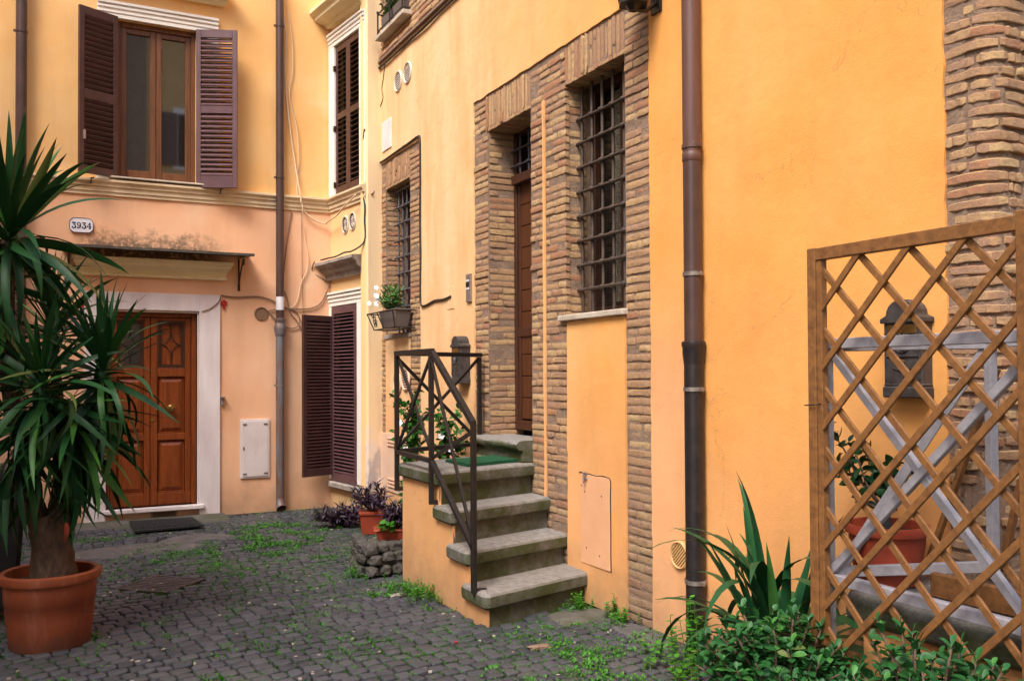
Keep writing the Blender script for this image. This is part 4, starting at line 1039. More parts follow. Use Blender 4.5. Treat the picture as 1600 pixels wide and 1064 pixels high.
cable('thin cream cable hanging loose beside the thicker one', q(FL, [(2.60, 6.9), (2.60, 6.27), (2.66, 5.81), (2.67, 5.41), (2.63, 5.09), (2.72, 4.7), (2.74, 4.35), (2.72, 3.91)], .03)+q(FL, [(2.77, 3.76)], .10), .006, M['whitecable'])
cable('thin cream cable curving down the salmon wall below the string course', q(FL, [(2.77, 3.74)], .1)+q(FL, [(2.82, 3.36), (2.86, 3.13), (2.85, 2.95), (2.77, 2.78), (2.74, 2.62), (2.68, 2.50), (2.57, 2.47)], .02), .0055, M['whitecable'])
cable('dusty cable running from the door surround past the downpipe to the side door hood', q(FL, [(1.82, 2.60), (1.98, 2.585), (2.23, 2.60), (2.36, 2.58), (2.42, 2.56), (2.57, 2.48), (2.77, 2.465), (2.93, 2.49), (3.03, 2.56), (3.09, 2.68)], .02)+q(FS, [(.02, 2.80)], .03)+q(FS, [(-.04, 2.93)], .22)+q(FS, [(.02, 3.06)], .22), .009, M['greycable'])
cable('pair of dusty cables slanting down beside the downpipe below the string course', q(FL, [(2.66, 3.68), (2.62, 3.39), (2.58, 3.11), (2.565, 2.92)], .02), .008, M['greycable'])
cable('dusty loop of cable behind the lower downpipe, upper loop', q(FL, [(2.54, 2.72), (2.60, 2.60), (2.64, 2.42), (2.72, 2.32), (2.78, 2.20)], .02), .007, M['greycable'])
cable('dusty loop of cable behind the lower downpipe, lower loop', q(FL, [(2.36, 2.44), (2.46, 2.33), (2.58, 2.24), (2.69, 2.23), (2.76, 2.30), (2.72, 2.42), (2.62, 2.47), (2.50, 2.46), (2.38, 2.43)], .022), .007, M['greycable'])
cable('thin grey wire hanging straight down the salmon wall to the open shutter', q(FL, [(2.78, 3.68), (2.785, 3.2), (2.79, 2.7), (2.80, 2.42)], .02), .004, M['greycable'])
cable('thin wire across the top corner of the white door surround', [FL.p(1.82, .04, 2.60), FL.p(1.79, .045, 2.52), FL.p(1.70, .045, 2.44), FL.p(1.60, .045, 2.40)], .006, M['greycable'])
cable('black cable climbing the wing corner beside the side window', q(FS, [(.05, 3.075), (.3, 3.075), (.5, 3.07), (.75, 3.09), (.98, 3.085)], .15)+q(FS, [(1.04, 3.20), (1.045, 3.45), (1.05, 3.62), (.99, 3.78), (1.0, 3.92), (1.01, 4.03), (1.0, 4.30), (1.05, 4.50)], .03), .010, M['blackcable'])
cable('black cable along the top and down the right side of the small window surround', [FS.p(1.0, .03, 4.02), FE.p(.08, .03, 4.10)]+q(FW, [(10.07, 4.13), (9.75, 4.125), (9.32, 4.135), (9.0, 4.14), (8.76, 4.145), (8.71, 4.09), (8.70, 3.68), (8.715, 3.29), (8.70, 2.88), (8.71, 2.52), (8.69, 2.375), (8.55, 2.36), (8.32, 2.39), (8.1, 2.385), (7.92, 2.40)], .026), .011, M['blackcable'])
cable('grey cable looping off the wing corner by the small window', [FE.p(.10, .03, 4.10), FE.p(.10, .04, 3.95), FE.p(.08, .04, 3.80), FE.p(.02, .03, 3.74)], .008, M['greycable'])
cable('black cable running under the brick ledge', q(FW, [(10.35, 5.25), (9.9, 5.235), (9.41, 5.225), (9.0, 5.23), (8.64, 5.225), (8.13, 5.235), (7.6, 5.24)], .035), .014, M['blackcable'])
cable('thin black wire wandering down the wall from the ledge', q(FW, [(9.80, 5.27), (9.86, 5.10), (9.92, 4.98), (9.88, 4.86), (10.02, 4.76), (10.10, 4.70)], .02)+[FE.p(.10, .015, 4.68), FS.p(1.02, .012, 4.80)], .0045, M['blackcable'])
cable('thin black wire straight down the wing edge from the ledge', [FE.p(.16, .01, 5.24), FE.p(.16, .01, 4.8), FE.p(.155, .01, 4.4), FE.p(.155, .012, 4.10)], .0045, M['blackcable'])
# ------------------------------------------------------------------ plaques, intercom, letter boxes, lamp
m = MB(); m.box(FW, 9.60, 9.90, .012, .028, 4.23, 4.57); solo('blank_plaque', m, M['marble'], 'blank pale marble plaque on the wall above the small barred window', 'plaque', FW.p(9.75, 0, 4.23), bevel=.002)
ic = thing('intercom', 'narrow steel intercom panel left of the brick doorway', 'intercom', FW.p(7.50, 0, 2.31))
MB().box(FW, 7.448, 7.552, .012, .034, 2.315, 2.575).build('plate', M['steel'], ic, bevel=.003)
MB().box(FW, 7.475, 7.545, .034, .037, 2.455, 2.495).build('speaker', M['dark'], ic)
MB().box(FW, 7.475, 7.545, .034, .038, 2.43, 2.445).box(FW, 7.475, 7.545, .034, .038, 2.505, 2.52).build('button', M['enamel'], ic)
m = MB(); m.box(FW, 7.86, 8.02, .012, .0185, 2.28, 2.50); solo('painted_cover', m, M['plw'], 'small plastered over cover plate left of the intercom', 'cover plate', FW.p(7.94, 0, 2.28), bevel=.002)
def letterbox(label, s, z, wd, ht, dp):
    b = thing('letter_box', label, 'letter box', FW.p(s, 0, z)); h = wd/2
    MB().box(FW, s-h, s+h, .014, dp, z+.035, z+ht-.09).build('body', M['bronze'], b, bevel=.004)
    MB().box(FW, s-h-.008, s+h+.008, .014, dp+.006, z+.0, z+.05).box(FW, s-h-.004, s+h+.004, .014, dp+.002, z+.05, z+.065).build('foot', M['bronze'], b, bevel=.006)
    poly = [(s-h-.012, z+ht-.105), (s+h+.012, z+ht-.105), (s+h+.012, z+ht-.085), (s+h-.01, z+ht-.075)]
    for k in range(11): a = math.pi*k/10; poly.append((s+(h-.02)*math.cos(a), z+ht-.07+.07*math.sin(a)))
    poly += [(s-h+.01, z+ht-.075), (s-h-.012, z+ht-.085)]
    MB().prism(FW, poly, .014, dp+.012, 'sz').build('lid', M['bronze'], b, bevel=.003)
    MB().box(FW, s-h+.025, s+h-.025, dp, dp+.006, z+ht-.155, z+ht-.115).build('slot_flap', M['brass'], b, bevel=.002)
    m = MB(); ax = (FW.D, Vector((0, 0, 1)), FW.N)
    for ra in (.045, .032, .018):
        m.lathe([(ra-.004, dp), (ra, dp+.006), (ra+.004, dp)], FW.p(s, 0, z+ht*.56), 18, ax)
    for k in range(10): a = 2*math.pi*k/10; m.lathe([(.001, dp+.008), (.006, dp+.004), (.007, dp)], FW.p(s+.038*math.cos(a), 0, z+ht*.56+.038*math.sin(a)), 8, ax)
    for sx_ in (-1, 1): m.tube([FW.p(s+sx_*(h-.012), dp+.002, z+.08), FW.p(s+sx_*(h-.012), dp+.002, z+ht-.17), FW.p(s+sx_*(h-.03), dp+.006, z+ht-.165)], .005, 5)
    m.tube([FW.p(s-h+.012, dp+.002, z+ht*.42), FW.p(s, dp+.004, z+ht*.42), FW.p(s+h-.012, dp+.002, z+ht*.42)], .004, 5)
    m.tube([FW.p(s-.05, dp+.002, z+ht*.30), FW.p(s, dp+.003, z+ht*.27), FW.p(s+.05, dp+.002, z+ht*.30)], .003, 5)
    m.build('relief', M['bronze'], b, smooth='24')
    MB().lathe([(.013, dp), (.013, dp+.006), (.007, dp+.008), (.001, dp+.004)], FW.p(s, 0, z+ht*.36), 14, ax).build('lock', M['brass'], b, smooth='40')
    return b
letterbox('dark bronze letter box on the wall behind the lattice trellis', 2.745, 1.535, .20, .44, .085)
letterbox('dark bronze letter box left of the brick doorway, partly behind the stair railing', 7.60, 1.565, .20, .44, .115)
wlp = thing('wall_lamp', 'black wall lantern at the top edge left of the large downpipe', 'lamp', FW.p(4.60, 0, 4.1))
ctr = FW.p(4.62, .20, 0)
def frustum(c, z0, a0, z1, a1, n=6, rot=0):
    m = MB(); vs = [(c.x+a0*math.cos(rot+2*math.pi*k/n), c.y+a0*math.sin(rot+2*math.pi*k/n), z0) for k in range(n)]+[(c.x+a1*math.cos(rot+2*math.pi*k/n), c.y+a1*math.sin(rot+2*math.pi*k/n), z1) for k in range(n)]
    return m.add(vs, [tuple(range(n))[::-1], tuple(range(n, 2*n))]+[(i, (i+1) % n, n+(i+1) % n, n+i) for i in range(n)])
frustum(ctr, 3.965, .10, 3.99, .10).build('lamp_base', M['iron'], wlp, bevel=.003)
frustum(ctr, 3.93, .03, 3.965, .055).build('finial', M['iron'], wlp)
frustum(ctr, 3.99, .085, 4.22, .14).build('lamp_glass', M['lampglass'], wlp)
frustum(ctr, 4.22, .16, 4.35, .05).build('lamp_cap', M['iron'], wlp)
m = MB()
for k in range(6):
    a = 2*math.pi*k/6; m.bar(ctr+Vector((.09*math.cos(a), .09*math.sin(a), 3.99)), ctr+Vector((.145*math.cos(a), .145*math.sin(a), 4.22)), .012, .012)
m.build('lamp_frame', M['iron'], wlp)
m = MB(); m.tube([FW.p(4.62, .0, 4.1), FW.p(4.62, .04, 4.0), FW.p(4.62, .10, 3.95), FW.p(4.62, .20, 3.94)], .014, 8); m.box(FW, 4.57, 4.67, .012, .03, 3.95, 4.25); m.build('arm', M['iron'], wlp)
# ------------------------------------------------------------------ staircase
st = thing('staircase', 'worn grey stone steps with an ochre side wall leading up to the brick doorway', 'stairs', (3.0, 5.9, 0))
xs = 2.55; SK = .26/.92
def sk(y): return lambda x: y+(x-xs)*SK
HZ = [.225, .455, .695, .94]; YR = [5.285, 5.575, 5.835, 6.085]
def tread(y0, y1, z1, th=.104, nose=.042, side=True):
    """rounded slab lofted along an L shaped edge: left side, corner, front"""
    prof = [(-.02, z1-th), (nose*.55, z1-th+.001), (nose*.92, z1-th*.86), (nose, z1-th*.50), (nose*.95, z1-th*.20), (nose*.70, z1-.007), (nose*.2, z1), (-.015, z1+.001)]
    U_ = Vector((1, SK, 0)).normalized(); Fd = Vector((U_.y, -U_.x, 0)); P0 = Vector((xs, y0, 0)); Ls = -Vector((1, 0, 0))
    Lf = (XW-.012-xs)/U_.x; path = []
    n1 = 6
    for i in range(n1): path.append((Vector((xs, y1+(y0+.03-y1)*i/(n1-1), 0)), Ls))
    for k in range(1, 5):
        t = k/5; d = (Ls*(1-t)+Fd*t).normalized(); path.append((Vector((xs, y0, 0))+(Vector((.03, .035, 0))*(math.sin(math.pi*t)*.25)), d*(1+.25*math.sin(math.pi*t))))
    for i in range(23): path.append((P0+U_*(.03+(Lf-.03)*i/22), Fd))
    m = MB(); n = len(prof); vs = []
    for p, d in path:
        for o_, z in prof:
            q_ = p+d*o_; wv = .005*mnoise.noise(Vector((q_.x*6, q_.y*6, z*8)))+.003*mnoise.noise(Vector((q_.x*22, q_.y*22, z*22)))
            vs.append(q_+d*wv*.8+Vector((0, 0, z+wv*.6)))
    fs = [(i*n+k, i*n+k+1, (i+1)*n+k+1, (i+1)*n+k) for i in range(len(path)-1) for k in range(n-1)]
    c0 = len(vs); vs += [Vector((xs+.09, y1, z1+.001)), Vector((XW-.012, y1+(XW-xs)*SK, z1+.001))]
    # top surface
    tops = [i*n+n-1 for i in range(len(path))]
    fs.append(tuple(tops+[c0+1]))
    return m.add(vs, fs)
def riser(y0, z0, z1):
    m = MB(); vs = []; nx, nz = 20, 6
    for j in range(nz+1):
        for i in range(nx+1):
            x = xs+.001+(XW-.012-xs)*i/nx; z = z0+(z1-z0)*j/nz; vs.append((x, y0+(x-xs)*SK+.005*mnoise.noise(Vector((x*6, z*9, y0*3))), z))
    fs = [(j*(nx+1)+i, j*(nx+1)+i+1, (j+1)*(nx+1)+i+1, (j+1)*(nx+1)+i) for j in range(nz) for i in range(nx)]
    return m.add(vs, fs)
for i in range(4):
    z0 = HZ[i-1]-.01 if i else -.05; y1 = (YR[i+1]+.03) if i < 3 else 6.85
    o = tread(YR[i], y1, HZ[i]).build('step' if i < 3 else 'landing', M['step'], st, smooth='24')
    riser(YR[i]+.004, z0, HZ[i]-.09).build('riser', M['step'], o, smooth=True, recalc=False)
# side wall with stepped top
def sidesolid(a, z):
    top = 0
    for i in range(4):
        if a > YR[i]+.004: top = HZ[i]-.115 if i < 3 else .83
    return z < top
FSI = Fr((xs, 0), (0, 1), (-1, 0))
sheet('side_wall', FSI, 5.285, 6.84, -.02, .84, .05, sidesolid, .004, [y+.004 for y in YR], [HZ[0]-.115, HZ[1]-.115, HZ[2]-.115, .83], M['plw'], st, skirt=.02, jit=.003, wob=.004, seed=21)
# side cheeks of the steps: extend the plaster between treads
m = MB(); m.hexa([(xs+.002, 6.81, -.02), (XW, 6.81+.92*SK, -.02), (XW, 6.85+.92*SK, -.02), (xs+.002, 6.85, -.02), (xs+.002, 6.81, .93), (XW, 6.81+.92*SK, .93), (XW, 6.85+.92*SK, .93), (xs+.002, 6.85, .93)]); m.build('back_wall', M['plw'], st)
# upper door step
m = MB(); vs = []; prof = [(.02, .945), (.02, 1.035), (.055, 1.04), (.075, 1.06), (.078, 1.085), (.06, 1.108), (.03, 1.116), (-.28, 1.118)]
for i in range(13):
    s = 6.335+(7.235-6.335)*i/12
    for (o_, z) in prof: vs.append(FW.p(s, o_+.07+.003*mnoise.noise(Vector((s*9, z*9, 4))), z+.002*mnoise.noise(Vector((s*7, 2, 4)))))
    vs.append(FW.p(s, -.28, .945))
n = 9; fs = [(i*n+k, i*n+(k+1) % n, (i+1)*n+(k+1) % n, (i+1)*n+k) for i in range(12) for k in range(n)]+[tuple(range(n)), tuple(12*n+k for k in range(n))]
m.add(vs, fs).build('door_step', M['step'], st, smooth='45')
# ------------------------------------------------------------------ mats
m = MB(); nx, ny = 24, 12; G = []
A_, B_, C_, D_ = Vector((2.86, 6.26, .95)), Vector((3.40, 6.42, .95)), Vector((3.40, 6.86, .95)), Vector((2.86, 6.70, .95))
for j in range(ny+1):
    for i in range(nx+1):
        u, v = i/nx, j/ny; p = A_*(1-u)*(1-v)+B_*u*(1-v)+C_*u*v+D_*(1-u)*v; p.z += .012+.004*random.random(); m.v.append(tuple(p))
for j in range(ny):
    for i in range(nx): a = j*(nx+1)+i; m.f.append((a, a+1, a+nx+2, a+nx+1))
m.hexa([A_-Vector((0, 0, .006)), B_-Vector((0, 0, .006)), C_-Vector((0, 0, .006)), D_-Vector((0, 0, .006)), A_+Vector((0, 0, .011)), B_+Vector((0, 0, .011)), C_+Vector((0, 0, .011)), D_+Vector((0, 0, .011))])
solo('green_doormat', m, M['matg'], 'green bristle doormat lying on the stair landing', 'doormat', (3.1, 6.5, .945))
m = MB(); m.hexa([(.80, 10.02, .036), (1.50, 10.08, .036), (1.455, 10.66, .045), (.80, 10.70, .045), (.80, 10.02, .052), (1.50, 10.08, .052), (1.455, 10.66, .061), (.80, 10.70, .061)])
for i in range(22): m.box(FG, .83+i*.029, .842+i*.029, 10.12, 10.62, .052, .0625)
solo('black_doormat', m, M['mat'], 'black rubber doormat on the ground before the double door', 'doormat', (1.14, 10.35, .04))
# ------------------------------------------------------------------ railing
rl = thing('stair_railing', 'black iron stair railing with crossed bars on the left side and back of the landing', 'railing', (2.5, 6.1, .94))
T = .034
Pn = Vector((2.50, 5.385, 0)); Pm = Vector((2.50, 6.115, 0)); Pf = Vector((2.50, 6.845, 0)); Pw = Vector((3.40, 7.19, 0))
V = lambda p, z: Vector((p.x, p.y, z))
def rb(nm, a, b, w_=T, t_=T, side=None): return MB().bar(a, b, w_, t_, side).build(nm, M['iron'], rl, bevel=.002)
rb('post', V(Pn, .205), V(Pn, 1.345)); rb('post', V(Pm, .70), V(Pm, 1.80)); rb('post', V(Pf, .72), V(Pf, 1.80)); rb('post', V(Pw, .945), V(Pw, 1.80))
rb('foot', V(Pn, .22), V(Pn, .22)+Vector((.09, 0, 0)), .03, .03); rb('foot', V(Pm, .715), V(Pm, .715)+Vector((.07, 0, 0)), .03, .03); rb('foot', V(Pf, .735), V(Pf, .735)+Vector((.07, .0, 0)), .03, .03); rb('foot', V(Pw, .965), V(Pw, .965)+Vector((.07, 0, 0)), .03, .03)
rb('top_rail', V(Pm, 1.82)-Vector((0, .03, 0)), V(Pf, 1.82)+Vector((0, .018, 0)), .036, .042, (1, 0, 0)); rb('top_rail', V(Pf, 1.82)+Vector((.02, .008, 0)), V(Pw, 1.82)+Vector((.02, .008, 0)), .036, .042, (0, 0, 1))
rb('hand_rail', V(Pm, 1.81)-Vector((0, .03, 0)), V(Pn, 1.325), .036, .042, (1, 0, 0))
rb('bottom_rail', V(Pm, 1.018), V(Pf, 1.03)); rb('bottom_rail', V(Pf, 1.035), V(Pw, 1.035)); rb('bottom_rail', V(Pm, 1.01)-Vector((0, .02, 0)), V(Pn, .50))
c_ = .022
def xb(a, b): rb('cross_bar', a, b, .026, .018)
xb(V(Pm, 1.79), V(Pf, 1.05)); xb(V(Pm, 1.05)+Vector((.012, 0, 0)), V(Pf, 1.79)+Vector((.012, 0, 0)))
xb(V(Pf, 1.79), V(Pw, 1.05)); xb(V(Pf, 1.05)+Vector((0, .014, 0)), V(Pw, 1.79)+Vector((0, .014, 0)))
xb(V(Pm, 1.77), V(Pn, .53)); xb(V(Pm, 1.04)+Vector((.012, 0, 0)), V(Pn, 1.28)+Vector((.012, 0, 0)))
# ------------------------------------------------------------------ manhole
mh = thing('drain_cover', 'square rusty iron drain grate set diagonally in the cobbles', 'drain cover', (MANC[0], MANC[1], 0))
FM = Fr(MANC, (1, 1.02), (1, -1.02)); gz0 = gz(*MANC)
MB().box(FM, -.245, .245, -.245, -.215, -.02, gz0+.016).box(FM, -.245, .245, .215, .245, -.02, gz0+.016).box(FM, -.245, -.215, -.215, .215, -.02, gz0+.016).box(FM, .215, .245, -.215, .215, -.02, gz0+.016).build('frame', M['castiron'], mh, bevel=.003)
MB().box(FM, -.215, .215, -.215, .215, -.03, gz0-.02).build('pit', M['dark'], mh)
for i in range(9): MB().box(FM, -.205+i*.047, -.178+i*.047, -.213, .213, gz0-.012, gz0+.013).build('bar', M['castiron'], mh, bevel=.003)
MB().box(FM, -.213, .213, -.018, .018, gz0-.016, gz0+.015).build('bar', M['castiron'], mh, bevel=.003)
# ------------------------------------------------------------------ rubbish bin
rbn = thing('rubbish_bin', 'black wheeled rubbish bin at the left edge behind the potted yucca', 'bin', (-.42, 7.15, 0))
FBi = Fr((-.42, 7.15), (1, .1), (.1, -1))
def taper(fr, a0, a1, z0, z1): 
    m = MB(); P = fr.p; return m.hexa([P(-a0[0], -a0[1], z0), P(a0[0], -a0[1], z0), P(a0[0], a0[1], z0), P(-a0[0], a0[1], z0), P(-a1[0], -a1[1], z1), P(a1[0], -a1[1], z1), P(a1[0], a1[1], z1), P(-a1[0], a1[1], z1)])
taper(FBi, (.22, .24), (.275, .31), .08, .95).build('body', M['black'], rbn, bevel=.03, seg=2)
taper(FBi, (.295, .33), (.26, .28), .955, 1.03).build('lid', M['black'], rbn, bevel=.02, seg=2)
for s in (-1, 1): MB().lathe([(.03, -.03), (.10, -.03), (.10, .03), (.03, .03)], FBi.p(s*.24, -.24, .10), 20, (FBi.N, Vector((0, 0, 1)), FBi.D)).build('wheel', M['black'], rbn, smooth='40')
# ------------------------------------------------------------------ plants
def leaf_mesh(name, mat, L_, W_, droop, seg=8, fold=.18, tip=1.0, curl=0, shape='sword', thick=0):
    vs = []; x = 0; z = 0; a = 0
    for i in range(seg+1):
        t = i/seg
        if shape == 'sword': wd = W_*(min(1, .45+2.2*t) if t < .25 else (1-((t-.25)/.75)**2.2))
        elif shape == 'oval': wd = W_*math.sin(math.pi*min(1, max(0, t))**.8)**.8 if 0 < t < 1 else 0
        elif shape == 'spoon': wd = W_*(.15+.85*math.sin(math.pi*min(1, t**1.5*.98))**.7) if t < 1 else 0
        else: wd = W_*(1-t)
        wd = max(wd, .0008)/2
        s_ = math.sin(curl*t*2)*wd
        vs += [(x, -wd, z+wd*fold*2+s_), (x, 0, z), (x, wd, z+wd*fold*2-s_)]
        a = -droop*(t**tip)*2; x += L_/seg*math.cos(a); z += L_/seg*math.sin(a)
    fs = []
    for i in range(seg): b = i*3; fs += [(b, b+1, b+4, b+3), (b+1, b+2, b+5, b+4)]
    m = MB().add(vs, fs); me = m.mesh(name, mat, smooth=True, recalc=False); return me, m
def orient(p, az, el, roll=0, sc=1.0, scw=None):
    return Matrix.Translation(p) @ Euler((0, 0, az)).to_matrix().to_4x4() @ Euler((0, -el, 0)).to_matrix().to_4x4() @ Euler((roll, 0, 0)).to_matrix().to_4x4() @ Matrix.Diagonal((sc, scw or sc, sc, 1))
yp = thing('potted_yucca', 'tall branching yucca with long drooping dark leaves in a large terracotta coloured pot', 'potted plant', (.02, 6.25, 0))
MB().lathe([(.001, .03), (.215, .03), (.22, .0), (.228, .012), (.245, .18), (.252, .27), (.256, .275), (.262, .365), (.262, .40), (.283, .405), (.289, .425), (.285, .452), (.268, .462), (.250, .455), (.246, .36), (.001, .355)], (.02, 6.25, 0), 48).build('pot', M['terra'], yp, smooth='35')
MB().lathe([(.247, .39), (.12, .405), (.001, .41)], (.02, 6.25, 0), 32).build('soil', M['soil'], yp, smooth=True)
def trunk(pts, rs, parent, name='trunk', mat=None):
    P = [Vector(p) for p in pts]; out = []; ro = []
    for i in range(len(P)-1):
        for k in range(6):
            t = k/6; out.append(P[i].lerp(P[i+1], t)); ro.append(rs[i]*(1-t)+rs[i+1]*t)
    out.append(P[-1]); ro.append(rs[-1]); m = MB().tube(out, ro, 14)
    m.v = [tuple(Vector(v)+Vector((mnoise.noise(Vector(v)*16), mnoise.noise(Vector(v)*16+Vector((9, 0, 0))), 0))*.010) for v in m.v]
    return m.build(name, mat or M['bark'], parent, smooth=True)
trunk([(.035, 6.25, .38), (.035, 6.25, .50), (.030, 6.24, .60), (.02, 6.24, .72), (0, 6.24, .80)], [.15, .125, .115, .13, .10], yp)
trunk([(-.02, 6.24, .68), (-.08, 6.22, .90), (-.10, 6.22, 1.15), (-.19, 6.20, 1.45), (-.22, 6.16, 1.9), (-.22, 6.12, 2.46)], [.075, .060, .052, .050, .046, .040], yp)
trunk([(.05, 6.24, .70), (.13, 6.20, .86), (.19, 6.14, 1.05), (.25, 6.1, 1.25), (.27, 6.08, 1.52)], [.085, .062, .052, .045, .040], yp)
trunk([(-.09, 6.20, 1.0), (-.05, 6.08, 1.15), (-.04, 6.02, 1.42)], [.045, .038, .034], yp)
trunk([(.04, 6.26, .72), (.08, 6.38, 1.1), (.06, 6.52, 1.5), (.04, 6.58, 1.78)], [.05, .04, .035, .03], yp)
ym = [leaf_mesh('leaf', M['yucca'], 1.0, .080, dr, 9, .16, tp, cu) for dr, tp, cu in ((.12, 1.5, 0), (.25, 1.4, .3), (.45, 1.3, -.3), (.65, 1.2, .2), (.95, 1.1, -.2), (.35, 2.6, .3))]
ymb = [leaf_mesh('leaf', M['yuccalit'], 1.0, .070, dr, 8, .16, tp, 0) for dr, tp in ((.10, 1.5), (.25, 1.4), (.5, 1.3))]
rnd = random.Random(11)
NL = 0
YST = MB()
def crown(c, n, l0, l1, ms, elmin=-60, elmax=88, up=1.0, spread=.08, azc=None, azw=math.pi, seedl=0):
    global NL
    c = Vector(c)
    for i in range(n):
        f = (i+.5)/n; el = R(elmin+(elmax-elmin)*(f**.85)+rnd.uniform(-8, 8)); az = i*2.39996+rnd.uniform(-.25, .25)
        if azc is not None: az = azc+rnd.uniform(-azw, azw)
        L_ = rnd.uniform(l0, l1)*(1.0 if f < .75 else .88)
        k = 0 if f > .8 else rnd.choice((0, 1, 2, 5)) if f > .5 else rnd.choice((1, 2, 3, 4) if len(ms) > 3 else (1, 2))
        k = min(k, len(ms)-1); me = ms[k][0]
        p = c+Vector((math.cos(az)*.02, math.sin(az)*.02, (f-.6)*spread*2))
        Mx = orient(p, az, el, rnd.gauss(0, .5), L_, L_*rnd.uniform(.85, 1.15))
        hit = False
        for t_q in (.35, .5, .65, .8, .9, 1.0):
            q_ = proj(Mx @ Vector(ms[k][1].v[3*int(t_q*(len(ms[k][1].v)//3-1))]))
            if q_ and ((98 < q_[0] < 156 and 326 < q_[1] < 378) or (q_[0] > 205 and q_[1] < 430) or q_[0] > 285 or (q_[0] > 240 and q_[1] > 700)): hit = True
        if hit: continue
        if i % 2 or n < 30 or NL > 282: YST.add([Mx @ Vector(v) for v in ms[k][1].v], ms[k][1].f)
        else: link('leaf', me, Mx, yp); NL += 1
BUD = []
for bc in ((-.20, 6.12, 2.50), (.30, 6.04, 1.68), (-.03, 5.96, 1.58), (.02, 6.62, 1.98), (-.42, 6.25, 1.76)):
    MB().lathe([(.001, -.16), (.045, -.12), (.050, -.03), (.035, .05), (.012, .14), (.001, .2)], bc, 10).build('leaf_bud', M['yucca'], yp, smooth=True)
crown((-.20, 6.12, 2.50), 92, .56, .80, ym, -45, 86)
crown((-.26, 6.10, 2.16), 22, .50, .72, ym, -78, 15, spread=.12)
crown((.30, 6.04, 1.68), 90, .48, .68, ym, -80, 86, spread=.12)
crown((-.03, 5.96, 1.58), 84, .44, .64, ym, -85, 70, spread=.12)
crown((.15, 6.06, 1.36), 76, .46, .62, ym, -88, 10, spread=.16)
crown((-.16, 6.12, 1.30), 44, .44, .60, ym, -88, 10, spread=.14)
crown((.02, 6.62, 1.98), 48, .45, .62, ymb, -10, 88)
crown((-.42, 6.25, 1.76), 40, .40, .60, ym, -70, 60)
o = YST.build('inner_leaves', M['yucca'], yp, smooth=True, recalc=False); o['kind'] = 'stuff'
m = MB(); lf_, lm_ = leaf_mesh('dry_leaf', M['terrad'], .13, .03, .5); link('dry_leaf', lf_, orient(Vector((.10, 5.98, .78)), R(-70), R(-75), 0, 1.0), yp)
# scattered multi leaf plants joined or individual
def leafcloud(parent, name, pts, me_list, single=True, mat=None):
    """pts: list of (pos, az, el, roll, scale); first 300 individually"""
    m = MB()
    for k, (p, az, el, ro, sc) in enumerate(pts):
        me, mb = me_list[k % len(me_list)]; Mx = orient(p, az, el, ro, sc)
        if single and k < 290: link(name, me, Mx, parent)
        else: m.add([Mx @ Vector(v) for v in mb.v], mb.f)
    if m.v: o = m.build('foliage', mat, parent, smooth=True, recalc=False); o['kind'] = 'stuff'
def shrub(parent, branches, nleaf, lsize, mes, matl, stemr=.008, rng=None, sing=True, rosette=True, wild=0):
    """branches: list of polylines; leaves in rosettes at the ends and along the outer half"""
    rng = rng or random.Random(1); pts = []; m = MB()
    for br in branches:
        B = [Vector(b) for b in br]; n = len(B); m.tube(B, [stemr*(1-.6*i/(n-1)) for i in range(n)], 6)
        for k in range(nleaf):
            t = 1-(k/nleaf)*.75; i = min(int(t*(n-1)), n-2); f = t*(n-1)-i; p = B[i].lerp(B[i+1], min(f, 1))
            az = k*2.4+rng.uniform(-.4, .4); el = R(rng.uniform(-5, 30)+(45 if k < 5 else 0)) if not wild else R(rng.uniform(-55, 70)); pts.append((p, az, el, rng.gauss(0, .35+wild), rng.uniform(*lsize)*(.72 if k < 4 else 1)))
    m.build('stem', M['stem'], parent, smooth=True)
    pts.sort(key=lambda q: (q[0]-CC).length)
    leafcloud(parent, 'leaf', pts, mes, sing, matl)
# terrace behind the trellis
tr = thing('terrace', 'low raised terrace with a rounded stone edge over an ochre wall behind the trellis', 'terrace', (3.2, 1.9, 0))
m = MB(); vs = []; prof = [(3.10, .58), (3.055, .59), (3.035, .62), (3.03, .66), (3.04, .70), (3.07, .735), (3.12, .745), (3.50, .748), (3.50, .58)]
ny = 30
for i in range(ny+1):
    y = .4+(2.76-.4)*i/ny
    for x, z in prof: vs.append((x+.006*mnoise.noise(Vector((y*5, z*9, 1))), y, z+.005*mnoise.noise(Vector((y*5, x*9, 3)))))
n = len(prof); fs = [(i*n+k, i*n+(k+1) % n, (i+1)*n+(k+1) % n, (i+1)*n+k) for i in range(ny) for k in range(n)]+[tuple(range(n)), tuple(ny*n+k for k in range(n))]
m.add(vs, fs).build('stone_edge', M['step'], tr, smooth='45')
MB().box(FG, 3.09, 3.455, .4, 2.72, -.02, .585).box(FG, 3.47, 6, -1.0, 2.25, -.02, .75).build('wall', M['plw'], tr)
MB().box(FG, 3.19, 3.45, .4, 2.36, .748, .80).box(FG, 3.46, 5.5, .4, 2.24, .751, .80).build('planting_bed', M['soilb'], tr, bevel=.01)
MB().box(FG, 3.15, 3.187, .4, 2.44, .75, .845).build('bed_board', M['trell'], tr, bevel=.004)
